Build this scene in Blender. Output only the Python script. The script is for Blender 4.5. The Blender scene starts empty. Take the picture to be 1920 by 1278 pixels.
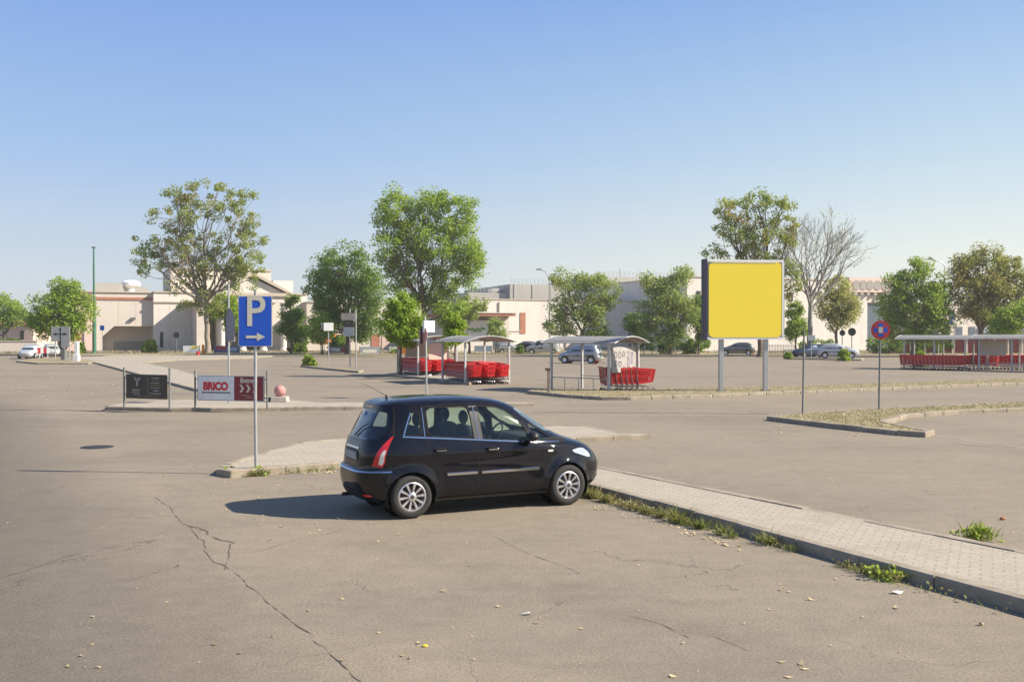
import bpy, bmesh, math, random
import numpy as np
from mathutils import Vector, Matrix
from mathutils.geometry import intersect_line_line_2d
rnd = random.Random(7)
R = math.radians
SC = bpy.context.scene
COL = SC.collection
# ------------------------------------------------------------------ camera, sky, sun, exposure
H_CAM = 2.6; FPX = 1850.0; HOR = 626.0
cd = bpy.data.cameras.new('camera'); cam = bpy.data.objects.new('camera', cd); COL.objects.link(cam)
cd.sensor_width = 36; cd.lens = 36*FPX/1920; cd.clip_end = 6000; cd.clip_start = 0.1
PITCH = math.atan((639-HOR)/FPX)
cam.location = (0, 0, H_CAM); cam.rotation_euler = (math.pi/2-PITCH, 0, 0)
SC.camera = cam
SUN_EL = 36.0; SUN_AZ = 97.0      # azimuth clockwise from +Y: the sun is to the right, a touch behind the camera
W = bpy.data.worlds.new('World'); SC.world = W; W.use_nodes = True
wn = W.node_tree; bg = wn.nodes['Background']
sky = wn.nodes.new('ShaderNodeTexSky'); sky.sky_type = 'NISHITA'; sky.sun_disc = False
sky.sun_elevation = R(SUN_EL); sky.sun_rotation = R(SUN_AZ)
sky.air_density = 1.0; sky.dust_density = 0.7; sky.ozone_density = 2.0; sky.altitude = 0
tc_ = wn.nodes.new('ShaderNodeTexCoord'); sx_ = wn.nodes.new('ShaderNodeSeparateXYZ'); wn.links.new(tc_.outputs['Generated'], sx_.inputs[0])
def ramp_(stops):
    r = wn.nodes.new('ShaderNodeValToRGB'); wn.links.new(sx_.outputs[2], r.inputs[0]); e = r.color_ramp.elements
    while len(e) < len(stops): e.new(.5)
    for k, (q, c) in zip(e, stops): k.position = q; k.color = (*c, 1)
    return r.outputs[0]
lf_ = ramp_(((0, (.38, .40, .42)), (.07, (.32, .367, .43)), (.17, (.206, .298, .458)), (.33, (.112, .208, .45)), (.8, (.06, .11, .24))))
rt_ = ramp_(((0, (.50, .495, .44)), (.07, (.47, .485, .45)), (.17, (.30, .392, .462)), (.33, (.136, .240, .455)), (.8, (.06, .11, .24))))
rh_ = wn.nodes.new('ShaderNodeMapRange'); rh_.inputs[1].default_value = -.3; rh_.inputs[2].default_value = .4; wn.links.new(sx_.outputs[0], rh_.inputs[0])
vc_ = wn.nodes.new('ShaderNodeMix'); vc_.data_type = 'RGBA'; wn.links.new(rh_.outputs[0], vc_.inputs[0]); wn.links.new(lf_, vc_.inputs[6]); wn.links.new(rt_, vc_.inputs[7])
sc_ = wn.nodes.new('ShaderNodeVectorMath'); sc_.operation = 'SCALE'; sc_.inputs['Scale'].default_value = 10; wn.links.new(vc_.outputs[2], sc_.inputs[0])
mx_ = wn.nodes.new('ShaderNodeMix'); mx_.data_type = 'RGBA'; mx_.inputs[0].default_value = .85; wn.links.new(sky.outputs[0], mx_.inputs[6]); wn.links.new(sc_.outputs[0], mx_.inputs[7])
wn.links.new(mx_.outputs[2], bg.inputs[0]); bg.inputs[1].default_value = 0.10
sd = bpy.data.lights.new('sun', 'SUN'); sd.energy = 5.0; sd.angle = R(0.55); sd.color = (1, .90, .75)
sun = bpy.data.objects.new('sun', sd); COL.objects.link(sun)
sv = Vector((math.sin(R(SUN_AZ))*math.cos(R(SUN_EL)), math.cos(R(SUN_AZ))*math.cos(R(SUN_EL)), math.sin(R(SUN_EL))))
sun.rotation_euler = sv.to_track_quat('Z', 'Y').to_euler(); sun.location = (30, 0, 40)
SC.view_settings.view_transform = 'Standard'; SC.view_settings.look = 'None'
SC.view_settings.exposure = 0.85; SC.view_settings.gamma = 1
# ------------------------------------------------------------------ helpers: points
def ray(px, py):
    v = Vector(((px-960)/FPX, 1.0, -(py-639)/FPX))
    return Matrix.Rotation(-PITCH, 3, 'X') @ v
def G(px, py, z=0.0):                       # ground point seen at that pixel (height z)
    v = ray(px, py); t = (z-H_CAM)/v.z
    return Vector((v.x*t, v.y*t, z))
def P(px, py, d):                           # point at distance d in front of the camera
    v = ray(px, py); t = d/v.y
    return Vector((v.x*t, d, H_CAM+v.z*t))
def g2(px, py, z=0.0):
    p = G(px, py, z); return (p.x, p.y)
# ------------------------------------------------------------------ helpers: materials
MATS = {}
def nmat(name):
    m = bpy.data.materials.new(name); m.use_nodes = True
    return m, m.node_tree, m.node_tree.nodes['Principled BSDF']
def N(t, typ, **kw):
    n = t.nodes.new(typ)
    for k, v in kw.items(): setattr(n, k, v)
    return n
def mixc(t, fac, a, b, blend='MIX'):
    n = t.nodes.new('ShaderNodeMix'); n.data_type = 'RGBA'; n.blend_type = blend
    for s, v in ((0, fac), (6, a), (7, b)):
        if hasattr(v, 'links') or isinstance(v, bpy.types.NodeSocket): t.links.new(v, n.inputs[s])
        elif s == 0: n.inputs[0].default_value = v
        else: n.inputs[s].default_value = (*v, 1) if len(v) == 3 else v
    return n.outputs[2]
def math_(t, op, a, b=0.0, c=None, clamp=False):
    n = t.nodes.new('ShaderNodeMath'); n.operation = op; n.use_clamp = clamp
    for i, v in enumerate((a, b, c)):
        if v is None: continue
        if isinstance(v, bpy.types.NodeSocket): t.links.new(v, n.inputs[i])
        else: n.inputs[i].default_value = v
    return n.outputs[0]
def noise(t, scale, detail=4, rough=.6, coord='Object', stretch=None, lo=None, hi=None, dist=0):
    tc = t.nodes.new('ShaderNodeTexCoord'); src = tc.outputs[coord]
    if stretch:
        mp = t.nodes.new('ShaderNodeMapping'); mp.inputs['Scale'].default_value = stretch
        t.links.new(src, mp.inputs[0]); src = mp.outputs[0]
    n = t.nodes.new('ShaderNodeTexNoise'); n.inputs['Scale'].default_value = scale
    n.inputs['Detail'].default_value = detail; n.inputs['Roughness'].default_value = rough; n.inputs['Distortion'].default_value = dist
    t.links.new(src, n.inputs['Vector'])
    o = n.outputs[0]
    if lo is not None:
        r = t.nodes.new('ShaderNodeMapRange'); r.inputs[1].default_value = lo; r.inputs[2].default_value = hi
        t.links.new(o, r.inputs[0]); o = r.outputs[0]
    return o
def bump(t, b, h, s, d=0.01):
    n = t.nodes.new('ShaderNodeBump'); n.inputs['Strength'].default_value = s; n.inputs['Distance'].default_value = d
    t.links.new(h, n.inputs['Height']); t.links.new(n.outputs[0], b.inputs['Normal'])
def mat(name, c, rough=.6, metal=0.0, var=.12, vs=3.0, coat=0.0, spec=.5, dirt=None, dirts=(1, 1, 1), emit=None):
    """colour with a soft noise variation and an optional dirt colour"""
    if name in MATS: return MATS[name]
    m, t, b = nmat(name)
    b.inputs['Roughness'].default_value = rough; b.inputs['Metallic'].default_value = metal
    b.inputs['Coat Weight'].default_value = coat; b.inputs['Coat Roughness'].default_value = .03
    b.inputs['Specular IOR Level'].default_value = spec
    n = noise(t, vs, 5, .6, lo=.3, hi=.7)
    o = mixc(t, n, tuple(x*(1-var) for x in c), tuple(min(1, x*(1+var)) for x in c))
    if dirt:
        d = noise(t, vs*1.7, 6, .7, stretch=dirts, lo=.5, hi=.8)
        o = mixc(t, math_(t, 'MULTIPLY', d, .7), o, dirt)
    t.links.new(o, b.inputs['Base Color'])
    MATS[name] = m; return m
def leafmat(name, c1, c2, c3=None, brown=.0, trans=.45):
    if name in MATS: return MATS[name]
    m, t, b = nmat(name)
    g = t.nodes.new('ShaderNodeNewGeometry')
    o = mixc(t, g.outputs['Random Per Island'], c1, c2)
    if c3:
        n = noise(t, .38, 3, .6, lo=.62-brown, hi=.72-brown)
        r = math_(t, 'MULTIPLY', n, math_(t, 'GREATER_THAN', g.outputs['Random Per Island'], .25))
        o = mixc(t, r, o, c3)
    t.links.new(o, b.inputs['Base Color']); b.inputs['Roughness'].default_value = .5
    b.inputs['Specular IOR Level'].default_value = .35
    tr = t.nodes.new('ShaderNodeBsdfTranslucent'); t.links.new(mixc(t, .45, o, (.34, .40, .07)), tr.inputs[0])
    mx = t.nodes.new('ShaderNodeMixShader'); mx.inputs[0].default_value = trans
    t.links.new(b.outputs[0], mx.inputs[1]); t.links.new(tr.outputs[0], mx.inputs[2])
    t.links.new(mx.outputs[0], t.nodes['Material Output'].inputs[0])
    MATS[name] = m; return m
def glassmat(name, tint, refl=1.0):
    if name in MATS: return MATS[name]
    m, t, b = nmat(name)
    tr = t.nodes.new('ShaderNodeBsdfTransparent'); tr.inputs[0].default_value = (*tint, 1)
    gl = t.nodes.new('ShaderNodeBsdfGlossy'); gl.inputs['Roughness'].default_value = .02
    fr = t.nodes.new('ShaderNodeLayerWeight'); fr.inputs[0].default_value = .5
    q = math_(t, 'ADD', math_(t, 'MULTIPLY', math_(t, 'POWER', fr.outputs[1], 4.0), .7), .045)
    mx = t.nodes.new('ShaderNodeMixShader'); t.links.new(math_(t, 'MULTIPLY', q, refl, clamp=True), mx.inputs[0])
    t.links.new(tr.outputs[0], mx.inputs[1]); t.links.new(gl.outputs[0], mx.inputs[2])
    t.links.new(mx.outputs[0], t.nodes['Material Output'].inputs[0])
    MATS[name] = m; return m
# ------------------------------------------------------------------ helpers: meshes
class MB:
    def __init__(s): s.v = []; s.f = []
    def add(s, vs, fs):
        o = len(s.v); s.v += [tuple(v) for v in vs]; s.f += [tuple(i+o for i in f) for f in fs]; return s
    def box(s, c, size, rz=0.0, taper=1.0, M=None):
        hx, hy, hz = size[0]/2, size[1]/2, size[2]/2
        cs, sn = math.cos(rz), math.sin(rz); vs = []
        for z, k in ((-hz, 1), (hz, taper)):
            for x, y in ((-hx, -hy), (hx, -hy), (hx, hy), (-hx, hy)):
                x *= k; y *= k
                p = Vector((c[0]+x*cs-y*sn, c[1]+x*sn+y*cs, c[2]+z)); vs.append(M @ p if M else p)
        return s.add(vs, [(3, 2, 1, 0), (4, 5, 6, 7), (0, 1, 5, 4), (1, 2, 6, 5), (2, 3, 7, 6), (3, 0, 4, 7)])
    def tube(s, pts, r, n=8, cap=True):
        pts = [Vector(p) for p in pts]; rs = r if isinstance(r, (list, tuple)) else [r]*len(pts)
        o = len(s.v); u = None
        for i, p in enumerate(pts):
            a = pts[max(0, i-1)]; b = pts[min(len(pts)-1, i+1)]; t = (b-a)
            t = t.normalized() if t.length > 1e-9 else Vector((0, 0, 1))
            if u is None: u = t.orthogonal().normalized()
            u = (u - t*u.dot(t)); u = u.normalized() if u.length > 1e-6 else t.orthogonal().normalized()
            w = t.cross(u)
            for k in range(n):
                an = 2*math.pi*k/n; s.v.append(tuple(p+(u*math.cos(an)+w*math.sin(an))*rs[i]))
        for i in range(len(pts)-1):
            for k in range(n):
                a = o+i*n+k; b = o+i*n+(k+1) % n; s.f.append((a, b, b+n, a+n))
        if cap:
            s.f.append(tuple(o+k for k in range(n))[::-1]); s.f.append(tuple(o+(len(pts)-1)*n+k for k in range(n)))
        return s
    def lathe(s, prof, n=24, c=(0, 0, 0), M=None, close=False, cap=True):     # prof: (r, z) pairs, axis z
        o = len(s.v)
        for r, z in prof:
            for k in range(n):
                a = 2*math.pi*k/n; p = Vector((r*math.cos(a), r*math.sin(a), z))
                if M: p = M @ p
                s.v.append((p.x+c[0], p.y+c[1], p.z+c[2]))
        m = len(prof)
        for i in range(m-1 if not close else m):
            j = (i+1) % m
            for k in range(n):
                s.f.append((o+i*n+k, o+i*n+(k+1) % n, o+j*n+(k+1) % n, o+j*n+k))
        if not close and cap:
            if prof[0][0] > 1e-5: s.f.append(tuple(o+k for k in range(n))[::-1])
            if prof[-1][0] > 1e-5: s.f.append(tuple(o+(m-1)*n+k for k in range(n)))
        return s
    def prism(s, poly, a, b, axis='z'):     # poly 2D; extruded between a and b along axis
        n = len(poly)
        def q(p, h):
            if axis == 'z': return (p[0], p[1], h)
            if axis == 'y': return (p[0], h, p[1])
            return (h, p[0], p[1])
        vs = [q(p, a) for p in poly]+[q(p, b) for p in poly]
        return s.add(vs, [tuple(range(n))[::-1], tuple(range(n, 2*n))]+[(i, (i+1) % n, n+(i+1) % n, n+i) for i in range(n)])
    def sphere(s, c, r, n=20, m=12, sc=(1, 1, 1)):
        prof = [(max(1e-4, r*math.sin(math.pi*i/m)), -r*math.cos(math.pi*i/m)) for i in range(m+1)]
        return s.lathe(prof, n, c, Matrix.Diagonal(Vector(sc)))
    def xf(s, M, start=0):
        for i in range(start, len(s.v)): s.v[i] = tuple(M @ Vector(s.v[i]))
        return s
    def build(s, name, m, parent=None, smooth=False, sharp=40, bevel=0, fix=True):
        me = bpy.data.meshes.new(name); me.from_pydata(s.v, [], s.f)
        if fix:
            bm = bmesh.new(); bm.from_mesh(me)
            bmesh.ops.recalc_face_normals(bm, faces=bm.faces); bm.to_mesh(me); bm.free()
        if isinstance(m, str): m = MATS[m]
        me.materials.append(m)
        o = bpy.data.objects.new(name, me); COL.objects.link(o)
        if parent: o.parent = parent
        if smooth:
            me.polygons.foreach_set('use_smooth', [True]*len(me.polygons)); me.set_sharp_from_angle(angle=R(sharp))
        if bevel:
            b = o.modifiers.new('bevel', 'BEVEL'); b.width = bevel; b.segments = 2; b.limit_method = 'ANGLE'
        return o
def tag(o, label=None, cat=None, group=None, kind=None):
    if label: o['label'] = label
    if cat: o['category'] = cat
    if group: o['group'] = group
    if kind: o['kind'] = kind
    return o
def thing(name, loc, label, cat, rz=0, group=None):
    o = bpy.data.objects.new(name, None); COL.objects.link(o); o.empty_display_size = .2
    o.location = loc; o.rotation_euler = (0, 0, rz)
    return tag(o, label, cat, group)
def copy_tree(o, parent=None):
    c = o.copy(); COL.objects.link(c)
    if parent: c.parent = parent
    for ch in list(o.children): copy_tree(ch, c)
    return c
def text_mb(txt, size, off=0.0, align='CENTER', space=1.0, xs=1.0, shear=0):
    """lettering as flat mesh data (verts, faces) in the XY plane"""
    cu = bpy.data.curves.new('t', 'FONT'); cu.body = txt; cu.size = size; cu.align_x = align; cu.align_y = 'CENTER'
    cu.offset = off; cu.space_character = space; cu.resolution_u = 3; cu.shear = shear
    ob = bpy.data.objects.new('t', cu); COL.objects.link(ob)
    dg = bpy.context.evaluated_depsgraph_get(); me = bpy.data.meshes.new_from_object(ob.evaluated_get(dg))
    vs = [(v.co.x*xs, v.co.y, 0) for v in me.vertices]; fs = [tuple(p.vertices) for p in me.polygons]
    bpy.data.objects.remove(ob); bpy.data.curves.remove(cu); bpy.data.meshes.remove(me)
    return vs, fs
UP = Matrix(((1, 0, 0, 0), (0, 0, -1, 0), (0, 1, 0, 0), (0, 0, 0, 1)))    # XY plane -> XZ plane facing -Y
def letters(name, txt, size, x, z, y, m, parent, **kw):
    vs, fs = text_mb(txt, size, **kw)
    b = MB(); b.add([(v[0]+x, y, v[1]+z) for v in vs], fs)
    return b.build(name, m, parent, fix=False)
# ------------------------------------------------------------------ materials
mat('wall_cream', (.63, .565, .48), .9, var=.05, vs=.35, dirt=(.54, .47, .39), dirts=(1, 1, .25))
mat('wall_white', (.67, .63, .57), .9, var=.05, vs=.4, dirt=(.54, .47, .40), dirts=(1, 1, .3))
mat('wall_pink', (.66, .49, .42), .9, var=.08, vs=.5)
mat('wall_beige', (.59, .53, .465), .9, var=.06, vs=.4)
mat('brick_red', (.40, .17, .11), .85, var=.15, vs=2)
mat('wall_grey', (.40, .385, .345), .9, var=.08, vs=.3, dirt=(.46, .42, .37), dirts=(1, 1, .2))
mat('roof_grey', (.33, .31, .28), .9)
mat('cornice', (.52, .44, .35), .85, var=.1)
mat('dark_glass', (.03, .035, .04), .12, var=.05)
mat('blue_glass', (.10, .13, .16), .15, var=.1)
mat('galv', (.42, .43, .43), .45, metal=.5, var=.12, vs=9)
mat('galv_dark', (.17, .18, .18), .6, metal=.2, var=.15, vs=9)
mat('white_paint', (.80, .80, .78), .45, var=.04, dirt=(.66, .64, .60))
mat('grey_paint', (.38, .40, .41), .5, var=.1)
mat('black_paint', (.015, .015, .018), .45)
mat('green_pole', (.05, .16, .10), .5)
mat('sign_blue', (.012, .09, .52), .35, var=.04)
mat('sign_red', (.50, .03, .025), .4, var=.05)
mat('sign_cream', (.62, .58, .46), .5, var=.03)
mat('sign_back', (.30, .31, .31), .55, metal=.3)
mat('maroon', (.22, .02, .03), .45)
mat('board_brown', (.055, .045, .032), .5, var=.1)
mat('yellow', (.93, .72, .05), .8, var=.012, vs=.6)
mat('letter_red', (.60, .03, .035), .5)
mat('letter_pale', (.50, .49, .46), .6)
mat('gold', (.30, .22, .10), .5)
mat('ball_pink', (.48, .22, .20), .7, var=.15, vs=6)
mat('concrete', (.42, .38, .32), .95, var=.15, vs=4)
mat('kerb_stone', (.30, .255, .195), .95, var=.25, vs=2.5, dirt=(.14, .12, .09))
mat('mortar', (.55, .50, .42), .95, var=.1)
mat('cart_red', (.62, .025, .03), .38, var=.1, vs=5)
mat('cart_wire', (.42, .42, .43), .3, metal=.8)
mat('rubber', (.02, .02, .02), .8)
mat('roof_poly', (.27, .255, .23), .5, var=.1, vs=1.5, dirt=(.30, .27, .22))
mat('orange', (.75, .25, .04), .6)
mat('graffiti', (.03, .03, .05), .6)
mat('graffiti_blue', (.07, .07, .20), .6)
mat('bark_pale', (.30, .25, .19), .95, var=.3, vs=3)
mat('bark', (.13, .10, .075), .95, var=.3, vs=3)
mat('bark_grey', (.27, .25, .22), .95, var=.3, vs=3)
mat('shelter_paint', (.46, .46, .45), .5, var=.1, vs=4, dirt=(.28, .25, .21))
mat('dead_leaf', (.48, .38, .22), .8, var=.5, vs=3)
mat('paper', (.75, .74, .72), .8)
mat('terracotta', (.42, .16, .09), .9)
mat('green_logo', (.16, .36, .07), .6)
mat('purple_board', (.10, .11, .22), .5)
mat('pale_board', (.35, .42, .50), .5)
leafmat('leaf_plane', (.24, .31, .06), (.42, .47, .13), (.48, .35, .15), .09, trans=.5)
leafmat('leaf_green', (.20, .33, .03), (.42, .55, .09), (.44, .46, .11), .03, trans=.5)
leafmat('leaf_dark', (.10, .21, .03), (.24, .37, .06), None, trans=.5)
leafmat('leaf_young', (.20, .36, .03), (.45, .56, .07), None, trans=.5)
leafmat('leaf_grey', (.24, .33, .08), (.42, .51, .15), (.46, .40, .15), .06, trans=.5)
leafmat('leaf_olive', (.40, .41, .13), (.55, .55, .22), (.52, .42, .18), .06, trans=.5)
leafmat('leaf_brown', (.24, .26, .07), (.42, .41, .13), (.45, .30, .12), .10, trans=.5)
leafmat('leaf_orange', (.24, .32, .05), (.42, .48, .11), (.54, .30, .09), .07, trans=.5)
leafmat('weed', (.10, .14, .03), (.25, .24, .08), (.38, .30, .15), .13)
leafmat('dry_grass', (.33, .275, .15), (.46, .385, .23), (.24, .22, .09), .07, trans=.2)
# ground
def ground_mat():
    m, t, b = nmat('asphalt'); MATS['asphalt'] = m
    A, B = (.222, .186, .136), (.315, .262, .192)
    o = mixc(t, noise(t, .22, 6, .65, lo=.36, hi=.64), A, B)
    o = mixc(t, noise(t, .09, 4, .6, stretch=(.5, 1, 1), lo=.5, hi=.62), o, (.245, .212, .165))
    o = mixc(t, noise(t, 1.6, 6, .7, stretch=(.35, 1.4, 1), lo=.48, hi=.85), o, (.165, .139, .104))
    tc = t.nodes.new('ShaderNodeTexCoord'); sp = t.nodes.new('ShaderNodeSeparateXYZ'); t.links.new(tc.outputs['Object'], sp.inputs[0])
    X, Y = sp.outputs[0], sp.outputs[1]
    wob = math_(t, 'MULTIPLY', math_(t, 'SUBTRACT', noise(t, .9, 4), .5), 1.6)
    # older, darker lay of asphalt left of the long crack
    p0 = Vector(g2(350, 985)); p1 = Vector(g2(640, 1240)); dv = (p1-p0).normalized(); nr = Vector((dv.y, -dv.x))   # points left
    if nr.x > 0: nr = -nr
    c = nr.dot(p0)
    s = math_(t, 'SUBTRACT', math_(t, 'ADD', math_(t, 'MULTIPLY', X, nr.x), math_(t, 'MULTIPLY', Y, nr.y)), c)
    s = math_(t, 'MULTIPLY', math_(t, 'ADD', s, math_(t, 'MULTIPLY', wob, .25)), .45, clamp=True)
    far = math_(t, 'MULTIPLY', math_(t, 'SUBTRACT', 46.0, Y), .08, clamp=True)
    s = math_(t, 'MULTIPLY', s, far)
    o = mixc(t, math_(t, 'MULTIPLY', s, .9), o, (.078, .072, .060))
    brk0 = noise(t, 5.5, 7, .75, lo=.36, hi=.60)
    # stains with their own shapes: centre px, length m, width m, angle deg, strength
    for px, py, a_, b_, ang, k in ((478, 1063, .28, .10, 8, .8), (1230, 1165, 1.3, .22, -38, .5), (1060, 1090, 1.6, .2, -40, .35),
                                   (1245, 1125, .5, .12, -38, .55), (1010, 972, .35, .05, 0, .8), (420, 1100, .9, .3, -70, .3), (520, 1230, 1.2, .25, -50, .3),
                                   (1700, 1200, 1.0, .2, -35, .4), (1330, 1240, .6, .2, 20, .3), (620, 787, 1.1, .25, -25, .6),
                                   (240, 700, 3, 1, 0, .3), (1500, 960, 1.5, .5, -20, .25), (120, 1000, 2.0, .4, 30, .3), (700, 800, 2.5, .5, 5, .3)):
        q = g2(px, py); ca, sa = math.cos(R(ang)), math.sin(R(ang))
        dx = math_(t, 'SUBTRACT', X, q[0]); dy = math_(t, 'SUBTRACT', Y, q[1])
        u = math_(t, 'MULTIPLY', math_(t, 'ADD', math_(t, 'MULTIPLY', dx, ca), math_(t, 'MULTIPLY', dy, sa)), 1/a_)
        v = math_(t, 'MULTIPLY', math_(t, 'SUBTRACT', math_(t, 'MULTIPLY', dy, ca), math_(t, 'MULTIPLY', dx, sa)), 1/b_)
        r = math_(t, 'SQRT', math_(t, 'ADD', math_(t, 'MULTIPLY', u, u), math_(t, 'MULTIPLY', v, v)))
        r = math_(t, 'SUBTRACT', 1.25, math_(t, 'ADD', r, wob), clamp=True)
        o = mixc(t, math_(t, 'MULTIPLY', math_(t, 'MULTIPLY', r, k*.85), brk0), o, (.095, .083, .058))
    mid = noise(t, 3.2, 8, .78, lo=.36, hi=.64)
    o = mixc(t, .38, o, mixc(t, mid, (.15, .127, .095), (.34, .29, .22)))
    g1 = noise(t, 38, 5, .8, lo=.36, hi=.64)
    o = mixc(t, .44, o, mixc(t, g1, (.07, .058, .045), (.42, .355, .27)))
    vo = t.nodes.new('ShaderNodeTexVoronoi'); vo.inputs['Scale'].default_value = 16; t.links.new(tc.outputs['Object'], vo.inputs['Vector'])
    peb = math_(t, 'LESS_THAN', vo.outputs[0], .13)
    o = mixc(t, math_(t, 'MULTIPLY', peb, .35), o, (.34, .29, .22))
    o = mixc(t, math_(t, 'MULTIPLY', s, .30), o, (.05, .052, .052))
    o = mixc(t, math_(t, 'MULTIPLY', noise(t, .16, 5, .7, stretch=(.6, 1.2, 1), lo=.50, hi=.60), .22), o, (.10, .095, .085))
    # hair cracks
    v2 = t.nodes.new('ShaderNodeTexVoronoi'); v2.feature = 'DISTANCE_TO_EDGE'; v2.inputs['Scale'].default_value = .33
    dm = t.nodes.new('ShaderNodeVectorMath'); dm.operation = 'ADD'
    nz = t.nodes.new('ShaderNodeTexNoise'); nz.inputs['Scale'].default_value = 1.4; nz.inputs['Detail'].default_value = 5
    t.links.new(tc.outputs['Object'], nz.inputs['Vector']); t.links.new(tc.outputs['Object'], dm.inputs[0]); t.links.new(nz.outputs[1], dm.inputs[1])
    t.links.new(dm.outputs[0], v2.inputs['Vector'])
    cr = math_(t, 'LESS_THAN', v2.outputs[0], .0022)
    cr = math_(t, 'MULTIPLY', cr, noise(t, .5, 2, lo=.5, hi=.56))
    o = mixc(t, math_(t, 'MULTIPLY', cr, .5), o, (.06, .05, .04))
    brk = noise(t, 2.6, 7, .75, lo=.40, hi=.62)
    # tyre-worn lanes and a few straight patched trenches
    for x0, y0, x1, y1, w_, c_, k in ((230, 930, 980, 905, .5, (.13, .115, .09), 0), (1150, 900, 1900, 960, 1.0, (.15, .13, .105), .35), (0, 800, 640, 790, 1.6, (.15, .132, .105), .45), (1230, 800, 1440, 850, 1.2, (.27, .235, .19), .4), (640, 1000, 1500, 1230, .45, (.145, .125, .095), .45), (60, 900, 330, 1278, .5, (.12, .106, .085), .45), (330, 900, 430, 1278, .35, (.12, .106, .085), .4), (760, 1040, 1100, 1278, .25, (.26, .225, .175), .4), (0, 740, 400, 738, 1.2, (.14, .125, .10), .4), (1000, 762, 1900, 745, .8, (.15, .132, .105), .5)):
        a_ = Vector(g2(x0, y0)); b_ = Vector(g2(x1, y1)); dv = (b_-a_); L = dv.length; dv.normalize()
        dx = math_(t, 'SUBTRACT', X, a_.x); dy = math_(t, 'SUBTRACT', Y, a_.y)
        v = math_(t, 'ABSOLUTE', math_(t, 'ADD', math_(t, 'SUBTRACT', math_(t, 'MULTIPLY', dy, dv.x), math_(t, 'MULTIPLY', dx, dv.y)), math_(t, 'MULTIPLY', wob, .3)))
        u = math_(t, 'ADD', math_(t, 'MULTIPLY', dx, dv.x), math_(t, 'MULTIPLY', dy, dv.y))
        v = math_(t, 'SUBTRACT', 1.0, math_(t, 'MULTIPLY', v, 1/w_), clamp=True)
        u = math_(t, 'MULTIPLY', math_(t, 'MULTIPLY', math_(t, 'ADD', u, .5), .8, clamp=True), math_(t, 'MULTIPLY', math_(t, 'SUBTRACT', L+.5, u), .8, clamp=True))
        if k: o = mixc(t, math_(t, 'MULTIPLY', math_(t, 'MULTIPLY', math_(t, 'MULTIPLY', u, v), k*.75), brk), o, c_)
    t.links.new(o, b.inputs['Base Color']); b.inputs['Roughness'].default_value = .9; b.inputs['Specular IOR Level'].default_value = .25
    bump(t, b, g1, .25, .006)
ground_mat()
def paving_mat(name, c, bw, bh, ang, mort=.02, mc=(.16, .14, .11)):
    m, t, b = nmat(name); MATS[name] = m
    tc = t.nodes.new('ShaderNodeTexCoord'); mp = t.nodes.new('ShaderNodeMapping'); mp.inputs['Rotation'].default_value = (0, 0, ang)
    t.links.new(tc.outputs['Object'], mp.inputs[0])
    br = t.nodes.new('ShaderNodeTexBrick'); br.inputs['Scale'].default_value = 1; br.inputs['Brick Width'].default_value = bw
    br.inputs['Row Height'].default_value = bh; br.inputs['Mortar Size'].default_value = mort*bh; br.inputs['Mortar Smooth'].default_value = .3
    br.inputs['Color1'].default_value = (*[x*.93 for x in c], 1); br.inputs['Color2'].default_value = (*[x*1.07 for x in c], 1)
    br.inputs['Mortar'].default_value = (*[x*.62 for x in c], 1); t.links.new(mp.outputs[0], br.inputs[0])
    o = mixc(t, noise(t, 1.1, 5, .65, lo=.45, hi=.8), br.outputs[0], tuple(x*.72 for x in c))
    o = mixc(t, .22, o, mixc(t, noise(t, 45, 3, .7, lo=.35, hi=.65), (.12, .10, .08), (.65, .6, .5)))
    t.links.new(o, b.inputs['Base Color']); b.inputs['Roughness'].default_value = .95
    bump(t, b, br.outputs['Fac'], -.4, .006)
paving_mat('paving', (.40, .345, .265), .22, .11, R(26), .09)
paving_mat('gravelly', (.36, .325, .27), 3, 2, R(26), .005)
paving_mat('path_paving', (.37, .32, .25), 1.2, .6, R(10), .02)
def earth_mat():
    m, t, b = nmat('dry_earth'); MATS['dry_earth'] = m
    o = mixc(t, noise(t, 1.6, 5, .7, lo=.35, hi=.65), (.30, .23, .13), (.36, .31, .20))
    o = mixc(t, noise(t, 5, 5, .7, lo=.45, hi=.7), o, (.17, .15, .06))
    t.links.new(o, b.inputs['Base Color']); b.inputs['Roughness'].default_value = 1
    bump(t, b, noise(t, 30, 4), .8, .03)
earth_mat()
# ------------------------------------------------------------------ ground and kerbs
b = MB(); xs = [-900, -60, -12, 12, 60, 900]; ys = [-60, 0, 30, 90, 300, 2500]
b.add([(x, y, 0) for y in ys for x in xs], [(j*6+i, j*6+i+1, j*6+i+7, j*6+i+6) for j in range(5) for i in range(5)])
tag(b.build('ground', 'asphalt', fix=False), kind='structure')
def tess(p):
    from mathutils.geometry import tessellate_polygon
    return [t_ for t_ in tessellate_polygon([[Vector((x, y, 0)) for x, y in p]]) if len(set(t_)) == 3]
def area(p): return .5*sum(p[i][0]*p[(i+1) % len(p)][1]-p[(i+1) % len(p)][0]*p[i][1] for i in range(len(p)))
def offset(p, w):
    n = len(p); out = []
    for i in range(n):
        a, c, d = Vector(p[i-1]), Vector(p[i]), Vector(p[(i+1) % n])
        e1 = (c-a).normalized(); e2 = (d-c).normalized()
        n1 = Vector((-e1.y, e1.x)); n2 = Vector((-e2.y, e2.x)); m = (n1+n2)
        m = m.normalized() if m.length > 1e-4 else n1
        k = w/max(.45, m.dot(n1)); out.append((c.x+m.x*k, c.y+m.y*k))
    return out
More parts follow.
